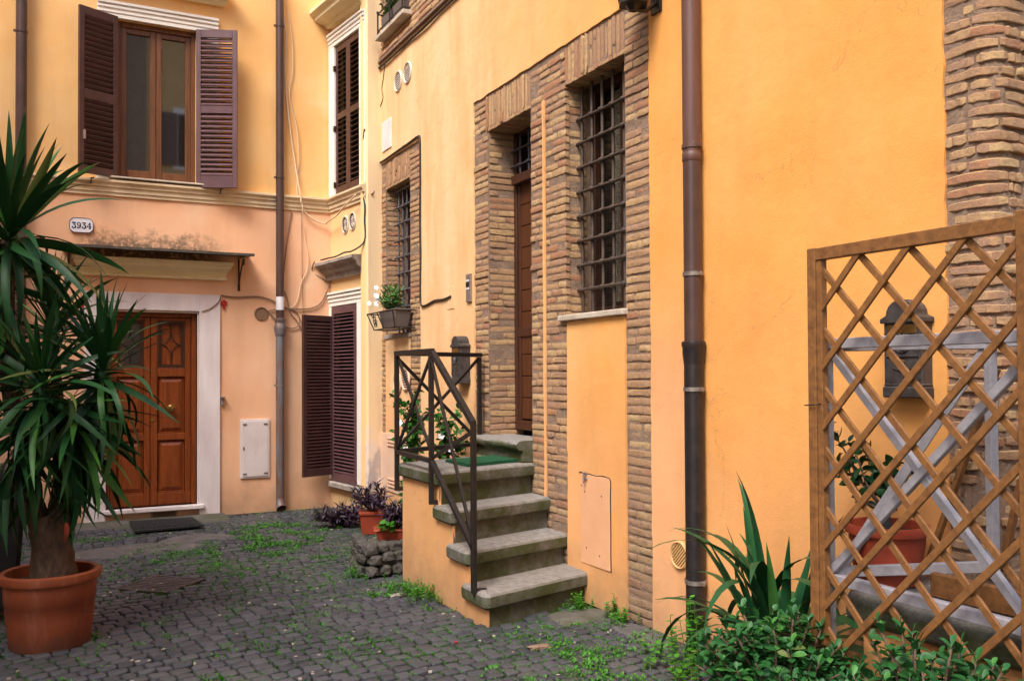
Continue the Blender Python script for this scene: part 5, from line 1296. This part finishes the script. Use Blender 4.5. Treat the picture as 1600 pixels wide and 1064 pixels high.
# grey painted frame
gf = thing('grey_frame', 'grey painted wooden frame with crossed diagonal braces standing just behind the trellis', 'frame', (3.0, 2.4, .75))
def gb(a, b, w_=.034, t_=.03, side=None): MB().bar(a, b, w_, t_, side).build('bar', M['greyw'], gf, bevel=.003)
a0, a1, b0, b1 = (2.975, 2.79), (2.975, 1.70), (3.30, 2.268), (3.33, 1.40)
gb((a0[0], a0[1], .40), (a0[0], a0[1], 1.80)); gb((a1[0], a1[1], .76), (a1[0], a1[1], 1.80))
gb((a0[0], a0[1], 1.772), (a1[0], a1[1], 1.772), .045, .035, (0, 0, 1)); gb((a0[0], a0[1], .775), (a1[0], a1[1], .765), .045, .04, (0, 0, 1))
gb((a0[0]+.012, a0[1], 1.75), (a1[0]+.012, a1[1]+.10, .66)); gb((a0[0]-.008, a0[1], .79), (a1[0]-.008, a1[1]+.1, 1.80))
gb((b0[0], b0[1], .85), (b0[0], b0[1], 1.77), .045); gb((a0[0], a0[1]-.01, 1.75), (b0[0], b0[1], 1.75), .022); gb((a0[0]+.01, a0[1]-.01, .80), (b0[0], b0[1], .885), .045)
gb((b0[0], b0[1]+.02, 1.74), (a0[0]+.03, a0[1]-.02, .80), .040); gb((b0[0], b0[1], 1.76), (b1[0], b1[1], 1.76), .03)
lt = MB(); lt.bar((3.36, 2.62, .80), (3.43, 2.33, 1.66), .028, .02); solo('leaning_batten', lt, M['trell'], 'thin wooden batten leaning on the wall edge behind the trellis, the longer one', 'batten', (3.36, 2.62, .80), 'battens behind the trellis')
lt = MB(); lt.bar((3.42, 2.31, .86), (3.44, 2.24, 1.22), .03, .02); solo('leaning_batten', lt, M['trell'], 'short wooden batten leaning on the brick corner behind the trellis', 'batten', (3.42, 2.31, .86), 'battens behind the trellis')
# ------------------------------------------------------------------ trellis
tl = thing('trellis', 'honey coloured diamond lattice trellis panel in the right foreground', 'trellis', (2.9, 2.35, .2))
TX = 2.90; FT = Fr((TX, 0), (0, 1), (-1, 0)); y0, y1, zt, zb = 1.885, 2.815, 2.175, .22
MB().box(FT, y1-.045, y1, -.025, .02, zb-.2, zt+.002).build('post', M['trell'], tl, bevel=.003); MB().box(FT, y1-.073, y1-.0455, -.022, .012, zb, zt-.045).build('post', M['trell'], tl, bevel=.002)
MB().box(FT, y0-.045, y0, -.025, .02, zb-.2, zt+.014).build('post', M['trell'], tl, bevel=.003)
MB().box(FT, y0, y1-.045, -.020, .018, zt-.052, zt).build('top_rail', M['trell'], tl, bevel=.003)
MB().box(FT, y0, y1-.045, -.020, .018, zb, zb+.05).build('bottom_rail', M['trell'], tl, bevel=.003)
A0, A1, Z0, Z1 = y0, y1-.07, zb+.05, zt-.052
gap = .236; slope = 1.06
def clip(y_at, sgn):
    """line y = y_at + sgn*(z-Z1)/slope inside the rectangle"""
    pts = []
    f = lambda z: y_at+sgn*(z-Z1)/slope
    zs_ = [Z0, Z1]
    for yy in (A0, A1):
        z = Z1+(yy-y_at)*slope/sgn
        if Z0 < z < Z1: zs_.append(z)
    g = sorted(z for z in zs_ if A0-1e-6 <= f(z) <= A1+1e-6)
    return (f(g[0]), g[0], f(g[-1]), g[-1]) if len(g) >= 2 and g[-1]-g[0] > .06 else None
y = 2.557-12*gap
while y < A1+2.6:
    for sgn, oo in ((-1, .006), (1, -.010)):
        c = clip(y+(0 if sgn > 0 else .0), sgn)
        if c:
            d = Vector((0, c[2]-c[0], c[3]-c[1])).normalized()
            MB().bar(Vector((TX-oo, c[0], c[1]))-d*.012, Vector((TX-oo, c[2], c[3]))+d*.012, .0285, .013, side=(0, d.z, -d.y)).build('slat', M['trell'], tl, bevel=.0025)
    y += gap
m = MB(); m.tube([(TX-.03, y1+.01, 1.51), (TX-.03, y1-.06, 1.515), (TX+.06, y1-.07, 1.53), (TX+.09, y1-.03, 1.525)], .003, 5); m.build('wire_tie', M['iron'], tl)
# ------------------------------------------------------------------ pot with jade tree behind the trellis
pj = thing('potted_jade', 'round red pot with a gnarled small leaved tree behind the trellis', 'potted plant', (3.215, 2.73, .75))
cx, cy = 3.215, 2.70
MB().lathe([(.001, .76), (.125, .76), (.13, .752), (.154, .93), (.155, .955), (.170, .96), (.174, .985), (.170, 1.0), (.156, .998), (.150, .95), (.001, .945)], (cx, cy, 0), 40).build('pot', M['terrad'], pj, smooth='35')
MB().lathe([(.152, .962), (.001, .972)], (cx, cy, 0), 24).build('soil', M['soil'], pj)
jm = [leaf_mesh('leaf', M['jadedark'], 1.0, .52, dr, 5, .12, 1.2, 0, 'oval') for dr in (.15, .4, .6)]
r_ = random.Random(4); brs = []
tr0 = [(cx+.0, cy+.0, .96), (cx-.01, cy+.0, 1.05), (cx+.02, cy+.01, 1.14)]
trunk(tr0, [.020, .016, .014], pj, 'trunk', M['cement'])
for k in range(12):
    a = r_.uniform(0, 6.28); y_ = [.24, .20, .16, .10, .05, -.02, -.08, -.12, .22, .12, 0, .26][k]
    tgt = Vector((cx+r_.uniform(-.10, .10), cy+y_, [1.40, 1.30, 1.34, 1.22, 1.18, 1.26, 1.16, 1.20, 1.18, 1.12, 1.08, 1.25][k])); b0_ = Vector(tr0[2 if k % 2 else 1])
    mid = b0_.lerp(tgt, .5)+Vector((r_.uniform(-.04, .04), r_.uniform(-.03, .03), r_.uniform(-.05, .03))); brs.append([b0_, mid, mid.lerp(tgt, .5)+Vector((0, 0, .02)), tgt])
shrub(pj, brs, 20, (.045, .072), jm, M['jadedark'], .006, r_, wild=.9)
# strap leaved plant by the wall
sp = thing('strap_leaf_plant', 'clump of long arching strap shaped leaves growing by the wall left of the trellis', 'plant', (3.16, 3.32, .1))
sm_ = [leaf_mesh('leaf', M['strap'], 1.0, .088, dr, 10, .14, tp, cu) for dr, tp, cu in ((.08, 1.5, 0), (.5, 1.6, .3), (1.0, 1.3, -.3), (1.35, 1.1, .3), (.25, 3.0, .2))]
r_ = random.Random(8)
def place(P, tgt_az, el, L_, k, parent, wsc=1.0): link('leaf', sm_[k][0], orient(Vector(P), tgt_az, el, r_.gauss(0, .25), L_, L_*wsc), parent)
for i in range(34):
    az = i*2.4+r_.uniform(-.3, .3); f = i/34; el = R(48+34*f+r_.uniform(-10, 8)); L_ = r_.uniform(.50, .84)*(1 if f < .8 else .95)
    place((3.10+.05*math.cos(az), 3.24+.09*math.sin(az), .26), az, el, L_, 0 if f > .72 else (4 if f > .62 else r_.choice((1, 2, 3, 2, 3))), sp, 1.0)
for az_, el_, L_, k_ in ((150, 74, .80, 2), (185, 70, .72, 3), (120, 78, .78, 2), (215, 72, .74, 2), (95, 66, .82, 2), (240, 76, .70, 3), (80, 72, .74, 3), (170, 82, .76, 4), (130, 62, .66, 1), (200, 60, .60, 1), (265, 74, .76, 2), (105, 80, .70, 4)):
    place((3.06, 3.26, .46), R(az_), R(el_), L_, k_, sp, .95)
place((3.14, 3.30, .30), R(75), R(60), .74, 3, sp, .9); place((3.14, 3.36, .28), R(100), R(62), .80, 2, sp, .9); place((3.12, 3.10, .40), R(95), R(52), .60, 0, sp, 1.2)
place((3.20, 3.12, .34), R(-80), R(84), .78, 0, sp, 1.2)
MB().tube([(3.17, 3.22, .0), (3.17, 3.22, .14), (3.17, 3.22, .26)], [.05, .045, .04], 10).build('stem', M['stem'], sp, smooth=True)
# foreground bushes
jb = [leaf_mesh('leaf', M['jade'], 1.0, .50, dr, 5, .16, 1.2, 0, 'spoon') for dr in (.05, .2, .35)]
def bush(label, c, rx, ry, h, nb, seed, potr, lsize=(.036, .056), nl=26, zlo=.18, bias=(0, 0)):
    t = thing('potted_bush', label, 'potted plant', (c[0], c[1], 0)); r_ = random.Random(seed)
    MB().lathe([(.001, .01), (potr*.75, .01), (potr*.78, 0), (potr*.95, .17), (potr*1.06, .175), (potr*1.06, .205), (potr*.92, .205), (potr*.9, .18), (.001, .18)], (c[0], c[1], 0), 28).build('pot', M['terrad'], t, smooth='35')
    MB().lathe([(potr*.9, .183), (.001, .19)], (c[0], c[1], 0), 16).build('soil', M['soil'], t)
    brs = []
    for k in range(nb):
        a = 2.4*k+r_.uniform(-.3, .3); q_ = math.sqrt((k+.5)/nb); tx = c[0]+rx*q_*math.cos(a)+bias[0]; ty = c[1]+ry*q_*math.sin(a)+bias[1]
        tx = min(tx, 3.40); tz = zlo+(h-zlo)*(1-.55*q_**2)*r_.uniform(.75, 1.08); tz = max(tz, .10)
        b = Vector((c[0]+r_.uniform(-.04, .04), c[1]+r_.uniform(-.04, .04), .18)); g = Vector((tx, ty, tz)); mid = b.lerp(g, .5)+Vector((0, 0, -.02+r_.uniform(-.03, .04)))
        brs.append([b, mid, b.lerp(g, .8)+Vector((r_.uniform(-.02, .02), r_.uniform(-.02, .02), .0)), g])
    shrub(t, brs, nl, lsize, jb, M['jade'], .0085, r_)
    return t
bush('leafy green potted bush left of the trellis foot in the right foreground', (2.78, 2.90), .34, .42, .64, 88, 31, .17, nl=26, lsize=(.048, .072))
bush('leafy green potted bush in front of the trellis at the lower right edge', (2.64, 2.05), .20, .40, .82, 60, 37, .15, nl=26, lsize=(.045, .066))
bush('small green potted bush between the two larger ones under the trellis slats', (2.60, 2.52), .16, .26, .50, 34, 41, .12, nl=24, lsize=(.045, .066))
# bright round leaved weeds at the downpipe foot
clv = [leaf_mesh('leaf', M['clover'], 1.0, .80, dr, 5, .06, 1.2, 0, 'oval') for dr in (.1, .3)]
cw = thing('nettle_patch', 'bright green leafy weed growing up the foot of the black downpipe', 'weed', (3.25, 4.1, 0)); r_ = random.Random(5); pts = []; stm = MB()
for k in range(46):
    x = r_.uniform(2.95, 3.38); y = r_.uniform(3.75, 4.35); h = r_.uniform(.05, .14) if (x-3.3)**2+(y-4.17)**2 > .02 else r_.uniform(.15, .34)
    if k < 7: x, y, h = 3.31+r_.uniform(-.05, .03), 4.14+r_.uniform(-.07, .05), r_.uniform(.2, .36)
    g = Vector((x+r_.uniform(-.03, .03), y+r_.uniform(-.03, .03), h)); stm.tube([(x, y, 0), g], .0025, 4)
    for q_ in range(6): pts.append((g-Vector((0, 0, q_*.035 if h > .14 else q_*.010)), q_*2.1+k, R(r_.uniform(0, 30)), 0, r_.uniform(.028, .045)))
stm.build('stems', M['grass'], cw)['kind'] = 'stuff'; leafcloud(cw, 'leaf', pts, clv, True, M['clover'])
# ------------------------------------------------------------------ plants behind the stairs
M['oleand'] = m_leaf('shrub_leaf', (.022, .11, .016), (.035, .15, .02), (.07, .22, .03), .5, .3)
lmw = [leaf_mesh('leaf', M['oleand'], 1.0, .48, dr, 4, .10, 1.2, 0, 'oval') for dr in (.1, .3, .5)]
lm = [leaf_mesh('leaf', M['olean'], 1.0, .36, dr, 4, .14, 1.2, 0, 'oval') for dr in (.1, .3, .5)]
def flowers(parent, P, r=.032):
    for n_, p in enumerate(P):
        m = MB(); U_ = Vector((.93, -.32, .15*math.sin(n_*2.3))).normalized(); V_ = Vector((.10*math.cos(n_*1.7), .25, .95)).normalized(); Nn = U_.cross(V_)
        Nn = Nn if Nn.y < 0 else -Nn; c = Vector(p)
        for k in range(5):
            a = 2*math.pi*k/5+n_; e = (U_*math.cos(a)+V_*math.sin(a))*r; s_ = (U_*-math.sin(a)+V_*math.cos(a))*r*.48
            m.add([c, c+e*.6+s_+Nn*.008, c+e*1.05+Nn*.002, c+e*.6-s_+Nn*.008], [(0, 1, 2, 3)])
        m.build('flower', M['petal'], parent, recalc=False)
def climber(label, base, top, wdt, n, seed, fl):
    t = thing('flowering_shrub', label, 'shrub', base); r_ = random.Random(seed); B, Tp = Vector(base), Vector(top); brs = []
    for k in range(n):
        f = .22+.78*(k+.5)/n; p = B.lerp(Tp, f); g = p+Vector((r_.gauss(0, wdt), r_.gauss(0, wdt), r_.uniform(-.04, .08))); b = B.lerp(Tp, max(f-.2, 0))
        brs.append([b, b.lerp(g, .5)+Vector((0, 0, .03)), g])
    shrub(t, brs, 22, (.055, .095), lmw, M['oleand'], .005, r_, wild=.9); flowers(t, fl); return t
climber('bushy climbing shrub with a white flower seen through the left half of the stair railing', (2.92, 7.72, 0), (2.96, 7.72, 1.50), .075, 34, 61, [(2.80, 7.60, 1.22), (2.84, 7.55, .98)])
climber('smaller bushy shrub with a white flower behind the railing, nearer the brick jamb', (3.22, 7.50, 0), (3.24, 7.50, 1.36), .085, 30, 67, [(3.12, 7.40, 1.10), (3.2, 7.36, .98)])
# rubble stones
rbk = thing('rubble_wall', 'low pile of dark rubble stones set in mortar behind the stair side wall', 'stone wall', (2.6, 7.2, 0))
def rock(c, s_, seed):
    me = MB(); bm = bmesh.new(); bmesh.ops.create_icosphere(bm, subdivisions=2, radius=1)
    for v in bm.verts:
        d = v.co.normalized(); k = (abs(d.x)**4+abs(d.y)**4+abs(d.z)**4)**(-.25); n = 1+.30*mnoise.noise(d*1.5+Vector((seed, 0, 0)))+.10*mnoise.noise(d*5+Vector((seed, 3, 0)))
        v.co = Vector((c[0]+d.x*k*n*s_[0], c[1]+d.y*k*n*s_[1], c[2]+d.z*k*n*s_[2]))
    me.v = [tuple(v.co) for v in bm.verts]; me.f = [tuple(v.index for v in f.verts) for f in bm.faces]; bm.free(); return me
r_ = random.Random(2); k = 0
for j, zz in enumerate((.055, .155, .235)):
    for i in range(7-(j == 2)):
        x = 2.32+i*.118+(.05 if j % 2 else 0)+r_.uniform(-.015, .015); k += 1
        rock((x, 6.98+.22*(i/7)+.02*j, zz+r_.uniform(-.008, .008)), (r_.uniform(.045, .062), .06, r_.uniform(.040, .054)), k).build('stone', M['stone'], rbk)
    for q_ in range(4): rock((2.29+.05*q_*.5+.01*j, 7.10+q_*.13, zz), (.055, .066, .048), 60+j*9+q_).build('stone', M['stone'], rbk)
rock((2.72, 7.32, .10), (.40, .30, .150), 77).build('mortar_core', M['cementmoss'], rbk, smooth='40')
# purple plants in pots
pm_ = [leaf_mesh('leaf', M['purple'], 1.0, .20, dr, 5, .25, 1.3, 0, 'sword') for dr in (.15, .4, .7)]
def planter(label, c, sx_, sy_, h, seed, nb, ht, lowgreen=False, zb_=0, spread=(.25, .2), mat='terrad', nl=12):
    t = thing('potted_purple_plant', label, 'potted plant', (c[0], c[1], zb_)); r_ = random.Random(seed)
    F_ = Fr(c, (.95, -.3), (-.3, -.95))
    if h:
        taper(F_, (sx_*.42, sy_*.42), (sx_*.5, sy_*.5), zb_+.005, zb_+h*.86).build('pot', M[mat], t, bevel=.008)
        taper(F_, (sx_*.55, sy_*.55), (sx_*.56, sy_*.56), zb_+h*.86, zb_+h).build('rim', M[mat], t, bevel=.006)
    brs = []
    for k in range(nb):
        a = r_.uniform(0, 6.28); q_ = math.sqrt(r_.random()); b = Vector((c[0]+r_.uniform(-.3, .3)*sx_, c[1]+r_.uniform(-.3, .3)*sy_, zb_+h*.95))
        g = b+Vector((spread[0]*q_*math.cos(a), spread[1]*q_*math.sin(a), ht*r_.uniform(.35, 1)*(1-.4*q_))); brs.append([b, b.lerp(g, .5)+Vector((0, 0, .03)), g])
    shrub(t, brs, nl, (.09, .15), pm_, M['purple'], .006, r_)
    if lowgreen:
        m = MB(); pts = [(Vector((c[0]-.12+r_.uniform(-.06, .06), c[1]-.12+r_.uniform(-.04, .04), zb_+h+r_.uniform(-.01, .06))), r_.uniform(0, 6.28), R(r_.uniform(10, 60)), 0, r_.uniform(.05, .07)) for _ in range(26)]
        for k, (p, az, el, ro, sc) in enumerate(pts): Mx = orient(p, az, el, ro, sc); m.add([Mx @ Vector(v) for v in clv[0][1].v], clv[0][1].f)
        o = m.build('ground_cover', M['clover'], t, recalc=False); o['kind'] = 'stuff'
    return t
planter('dark purple leaved plant in a square terracotta pot beyond the stairs', (3.0, 8.98), .24, .24, .24, 71, 22, .34, spread=(.2, .2))
planter('dark purple leaved plant with green sprigs in a low oblong pot on the rubble stones', (2.66, 7.32), .34, .20, .10, 72, 24, .28, True, zb_=.235, spread=(.24, .14))
planter('dark purple leaved clump sprawling on the ground below the side door shutters', (2.86, 9.5), .2, .2, .0, 73, 46, .30, spread=(.42, .28), nl=12)
planter('second dark purple sprawling clump against the wall behind the square pot', (3.2, 9.35), .2, .2, .0, 74, 26, .36, spread=(.16, .30), nl=11)
# ------------------------------------------------------------------ window flower boxes
fb = thing('flower_box', 'grey brown flower box of white flowers on a rack at the small barred window', 'flower box', FW.p(9.36, .14, 2.15))
FX = Fr((XW-.12, 9.28), (0, 1), (-1, 0))
taper(Fr((XW-.12, 9.22), (0, 1), (-1, 0)), (.22, .07), (.26, .095), 2.16, 2.335).build('box', M['boxgrey'], fb, bevel=.006)
MB().box(FX, -.335, .21, -.10, .10, 2.335, 2.352).build('rim', M['boxgrey'], fb, bevel=.004)
m = MB()
for (a, b) in (((-.40, -.10, 2.15), (.36, -.10, 2.15)), ((-.34, .10, 2.15), (.34, .10, 2.15)), ((-.40, .15, 2.33), (.44, .15, 2.33)), ((.34, .10, 2.15), (.44, .15, 2.33)), ((-.34, .10, 2.15), (-.40, .15, 2.33)), ((.44, .15, 2.33), (.44, -.12, 2.33)), ((.36, -.10, 2.15), (.34, .10, 2.15)), ((-.40, .15, 2.33), (-.40, -.12, 2.33)), ((-.34, .10, 2.15), (-.40, -.1, 2.15)), ((.10, .15, 2.33), (.02, .10, 2.15))):
    m.tube([FX.p(*a), FX.p(*b)], .007, 6)
for s0 in (.22, .28): m.tube([FX.p(s0, .13, 2.30), FX.p(s0+.02, .12, 2.24), FX.p(s0, .11, 2.18), FX.p(s0-.03, .12, 2.24), FX.p(s0+.05, .14, 2.32)], .005, 5)
m.build('rack', M['iron'], fb)
r_ = random.Random(91); brs = []
om = [leaf_mesh('leaf', M['olean'], 1.0, .20, dr, 4, .14, 1.2, 0, 'sword') for dr in (.1, .3, .5)]
for k in range(22):
    b = FX.p(r_.uniform(-.22, .17), 0, 2.34); g = b+Vector((r_.uniform(-.12, .06), r_.uniform(-.10, .16), r_.uniform(.08, .26))); brs.append([b, b.lerp(g, .5), g])
shrub(fb, brs, 12, (.09, .14), om, M['olean'], .004, r_)
flowers(fb, [FX.p(.10, .16, 2.52), FX.p(.06, .17, 2.60), FX.p(.12, .14, 2.48), FX.p(-.02, .19, 2.50), FX.p(.22, .20, 2.44), FX.p(.04, .18, 2.42)], .030)
fu = thing('flower_box', 'brown flower box behind an iron guard on the upper window ledge', 'flower box', FW.p(9.44, .05, 5.56))
FU = Fr((XW, 9.42), (0, 1), (-1, 0))
for k in (-1, 1): taper(Fr((XW-.0, 9.42+.19*k), (0, 1), (-1, 0)), (.15, .06), (.175, .075), 5.57, 5.74).build('trough', M['boxgrey'], fu, bevel=.004)
for z in (5.60, 5.80): m = MB(); m.tube([FU.p(-.40, -.05, z), FU.p(-.40, .10, z), FU.p(.40, .10, z), FU.p(.40, -.05, z)], .009, 6); m.build('guard_rail', M['iron'], fu)
for s in (-.40, 0, .40): m = MB(); m.tube([FU.p(s, .10, 5.565), FU.p(s, .10, 5.82)], .010, 6); m.lathe([(.001, 5.84), (.016, 5.83), (.016, 5.81), (.001, 5.80)], FU.p(s, .10, 0), 8); m.build('guard_post', M['iron'], fu)
brs = []
for k in range(26):
    b = FU.p(r_.uniform(-.1, .34), 0, 5.72); g = b+Vector((r_.uniform(-.12, .08), r_.uniform(-.10, .14), r_.uniform(.08, .34))); brs.append([b, b.lerp(g, .5), g])
shrub(fu, brs, 12, (.05, .09), lm, M['olean'], .004, r_)
# ------------------------------------------------------------------ grass, moss and weeds between the stones
r_ = random.Random(77); gm_ = MB(); cmv = MB()
patches = [(2.05, 9.35, .45, .55, 1.4), (1.9, 8.6, .45, .45, 1.1), (2.5, 9.6, .3, .3, 1.0), (1.5, 7.9, .5, .5, 1.0), (2.25, 8.2, .32, .4, .8), (.55, 9.95, .38, .16, .9), (.30, 9.75, .25, .15, .8), (1.35, 8.75, .6, .45, .6), (.9, 8.35, .8, .4, .8), (1.2, 8.9, .5, .3, .8), (2.35, 6.36, .20, .26, 1.6), (2.47, 5.98, .12, .22, 1.3), (2.15, 6.55, .22, .14, 1.0), (1.2, 7.1, .5, .4, .35), (.45, 6.2, .35, .25, .8), (3.0, 4.35, .45, .35, 1.3), (2.6, 4.2, .5, .35, 1.0), (2.9, 4.85, .35, .25, .8), (2.1, 7.05, .2, .2, .8), (2.35, 3.95, .5, .25, .9), (3.3, 4.75, .12, .2, .8), (3.2, 5.36, .12, .06, 1.2), (2.6, 10.8, .5, .1, .8), (2.0, 10.0, .4, .2, .5), (1.3, 5.3, .5, .4, .35), (.5, 5.4, .4, .3, .4), (3.0, 10.5, .2, .2, .7), (2.3, 7.75, .3, .25, .7), (1.7, 6.3, .5, .5, .3)]
def tuft(x, y, n, h):
    z = gz(x, y)
    for _ in range(n):
        a = r_.uniform(0, 6.28); q_ = r_.uniform(0, .018); px_, py_ = x+q_*math.cos(a), y+q_*math.sin(a); hh3 = h*r_.uniform(.4, 1); b = r_.uniform(0, 6.28); wv = r_.uniform(.0018, .004); ln = r_.uniform(.2, .9)*hh3
        dx, dy = wv*math.cos(b+1.57), wv*math.sin(b+1.57)
        gm_.add([(px_-dx, py_-dy, z-.004), (px_+dx, py_+dy, z-.004), (px_+dx*.7+ln*.45*math.cos(b), py_+dy*.7+ln*.45*math.sin(b), z+hh3*.7), (px_-dx*.7+ln*.45*math.cos(b), py_-dy*.7+ln*.45*math.sin(b), z+hh3*.7), (px_+ln*math.cos(b), py_+ln*math.sin(b), z+hh3)], [(0, 1, 2, 3), (3, 2, 4)])
def sprig(x, y, z, n, s_):
    for _ in range(n):
        az = r_.uniform(0, 6.28); Mx = orient(Vector((x+r_.gauss(0, .015), y+r_.gauss(0, .015), z+r_.uniform(0, .03))), az, R(r_.uniform(5, 60)), 0, s_*r_.uniform(.6, 1.2)); me = clv[0][1]; n0 = len(me.v)
        cmv.add([Mx @ Vector(v) for v in ((0, 0, 0), (.45, -.3, .05), (.95, 0, 0), (.45, .3, .05))], [(0, 1, 2, 3)])
for (cx, cy, rx, ry, den) in patches:
    for _ in range(int(900*rx*ry*den*3.2)):
        a = r_.uniform(0, 6.28); q_ = math.sqrt(r_.random())*1.25; x = cx+rx*q_*math.cos(a); y = cy+ry*q_*math.sin(a)
        if x > 3.43 or inpoly(x, y, stair_poly) or y > 10.95 or abs(x-.8)+abs(y-7.62) < .36: continue
        if mnoise.noise(Vector((x*3.5, y*3.5, 5))) < .0: continue
        if r_.random() < .55: tuft(x, y, r_.randint(5, 9), r_.uniform(.015, .035)*(1.3 if den > 1 else 1))
        else: sprig(x, y, gz(x, y)+.004, r_.randint(4, 7), r_.uniform(.012, .022)*(1.35 if den > 1 else 1))
cnt = 0
for sp_ in spots:
    x, y, a, lx, ly = sp_
    if not shown(sp_) or y < 3.2: continue
    n1 = mnoise.noise(Vector((x*.9, y*.9, 21)))+.5*mnoise.noise(Vector((x*3.1, y*3.1, 2)))
    near = min(abs(x-3.43), 9) < .25 or y > 10.6
    if n1 < -.20 and not near: continue
    dens = 2 if n1 < .10 else (6 if n1 < .30 else 11)
    for q_ in range(dens):
        cnt += 1; t = r_.uniform(-.5, .5); sd_ = r_.choice((-1, 1))
        u, v = ((sd_*(lx/2+.004), t*ly) if r_.random() < .45 else (t*lx, sd_*(ly/2+.004)))
        px_, py_ = x+u*math.cos(a)-v*math.sin(a), y+u*math.sin(a)+v*math.cos(a)
        if inpoly(px_, py_, stair_poly) or abs(px_-.8)+abs(py_-7.62) < .34: continue
        if r_.random() < .85: tuft(px_, py_, r_.randint(3, 6), r_.uniform(.012, .024))
        else: sprig(px_, py_, gz(px_, py_)-.004, r_.randint(2, 3), r_.uniform(.008, .014))
print('sprigs', cnt, len(gm_.f), len(cmv.f))
o = gm_.build('grass', M['grass'], None, recalc=False); tag(o, 'short green grass and moss sprouting between the cobbles', 'grass', kind='stuff')
o = cmv.build('clover', M['clover'], None, recalc=False); tag(o, 'bright green clover like weeds in patches between the cobbles', 'weeds', kind='stuff')
# taller weeds at the foot of the stairs and of the wall
for (label, c, n, h, mt) in (('low clump of bright green weeds at the foot of the stair side wall', (2.43, 6.22), 60, .13, 'clover'), ('small green weed at the right end of the lowest step', (3.32, 5.40), 24, .13, 'clover'), ('thin pale weed against the wall between the lowest step and the brick jamb', (3.42, 5.10), 18, .15, 'olean'), ('green tuft by the rubble stones', (2.26, 7.1), 30, .12, 'clover'), ('small tuft of leaves at the foot of the brick jamb', (3.36, 4.92), 18, .10, 'clover')):
    m = MB(); m.tube([(c[0]-.01, c[1], -.01), (c[0]+.01, c[1], .01)], .004, 4)
    for k in range(n):
        a = r_.uniform(0, 6.28); q_ = r_.random()*(.05+n*.0035); x, y = c[0]+q_*math.cos(a)*.8, c[1]+q_*math.sin(a)*(1.6 if n > 50 else 1); x = min(x, 3.44)
        if x > 2.52 and n > 50: x = 2.52-r_.random()*.06
        hh3 = h*r_.uniform(.3, 1); g = Vector((x+r_.uniform(-.03, .03), y+r_.uniform(-.03, .03), hh3)); m.tube([(x, y, 0), g], .0018, 3)
        for q2 in range(7):
            Mx = orient(g-Vector((0, 0, q2*hh3*.12)), q2*2.2+k, R(r_.uniform(0, 40)), 0, r_.uniform(.018, .032)); m.add([Mx @ Vector(v) for v in ((0, 0, 0), (.5, -.36, .06), (1, 0, 0), (.5, .36, .06))], [(0, 1, 2, 3)])
    solo('weed', m, M[mt], label, 'weed', (c[0], c[1], 0), kind='stuff', recalc=False)
# litter: fallen petals, pebbles
lt = MB()
for k in range(260):
    x, y = r_.uniform(-.6, 3.3), r_.uniform(3.6, 10.7)
    if inpoly(x, y, stair_poly): continue
    s_ = r_.uniform(.004, .012); a = r_.uniform(0, 3.1); z = gz(x, y)+.012
    lt.hexa([Vector((x, y, z))+Vector((math.cos(a+q_)*s_*(1+.5*(i_ % 2)), math.sin(a+q_)*s_, dz)) for dz in (-.006, .004) for i_, q_ in enumerate((0, 1.57, 3.14, 4.71))])
o = lt.build('pebbles', simple('pale_grit', (.52, .46, .40), (.36, .28, .22), 30, .9), None, recalc=False); tag(o, 'pale grit and pebbles scattered over the cobbles', 'grit', kind='stuff')
for k, (x, y, mt, lab) in enumerate(((2.62, 4.72, 'mortar', 'broken piece of reddish brick lying on the cobbles below the steps'), (2.22, 5.05, 'red', 'tiny red petal on the cobbles in front of the stairs'), (.62, 5.75, 'trav', 'pale pebble on the cobbles near the yucca pot'), (2.30, 6.30, 'travdirty', 'flat pale stone lying in the weeds by the stair wall'))):
    s_ = (.07, .03, .012) if k in (0, 3) else (.012, .008, .004)
    m = rock((x, y, gz(x, y)+.018), s_, 200+k); solo('stone_chip' if k != 1 else 'petal', m, M[mt], lab, 'chip' if k != 1 else 'petal', (x, y, 0), smooth='40')
# pale blank tile fragment and cracked plaster spots on the wing edge
print('leaves', NL)
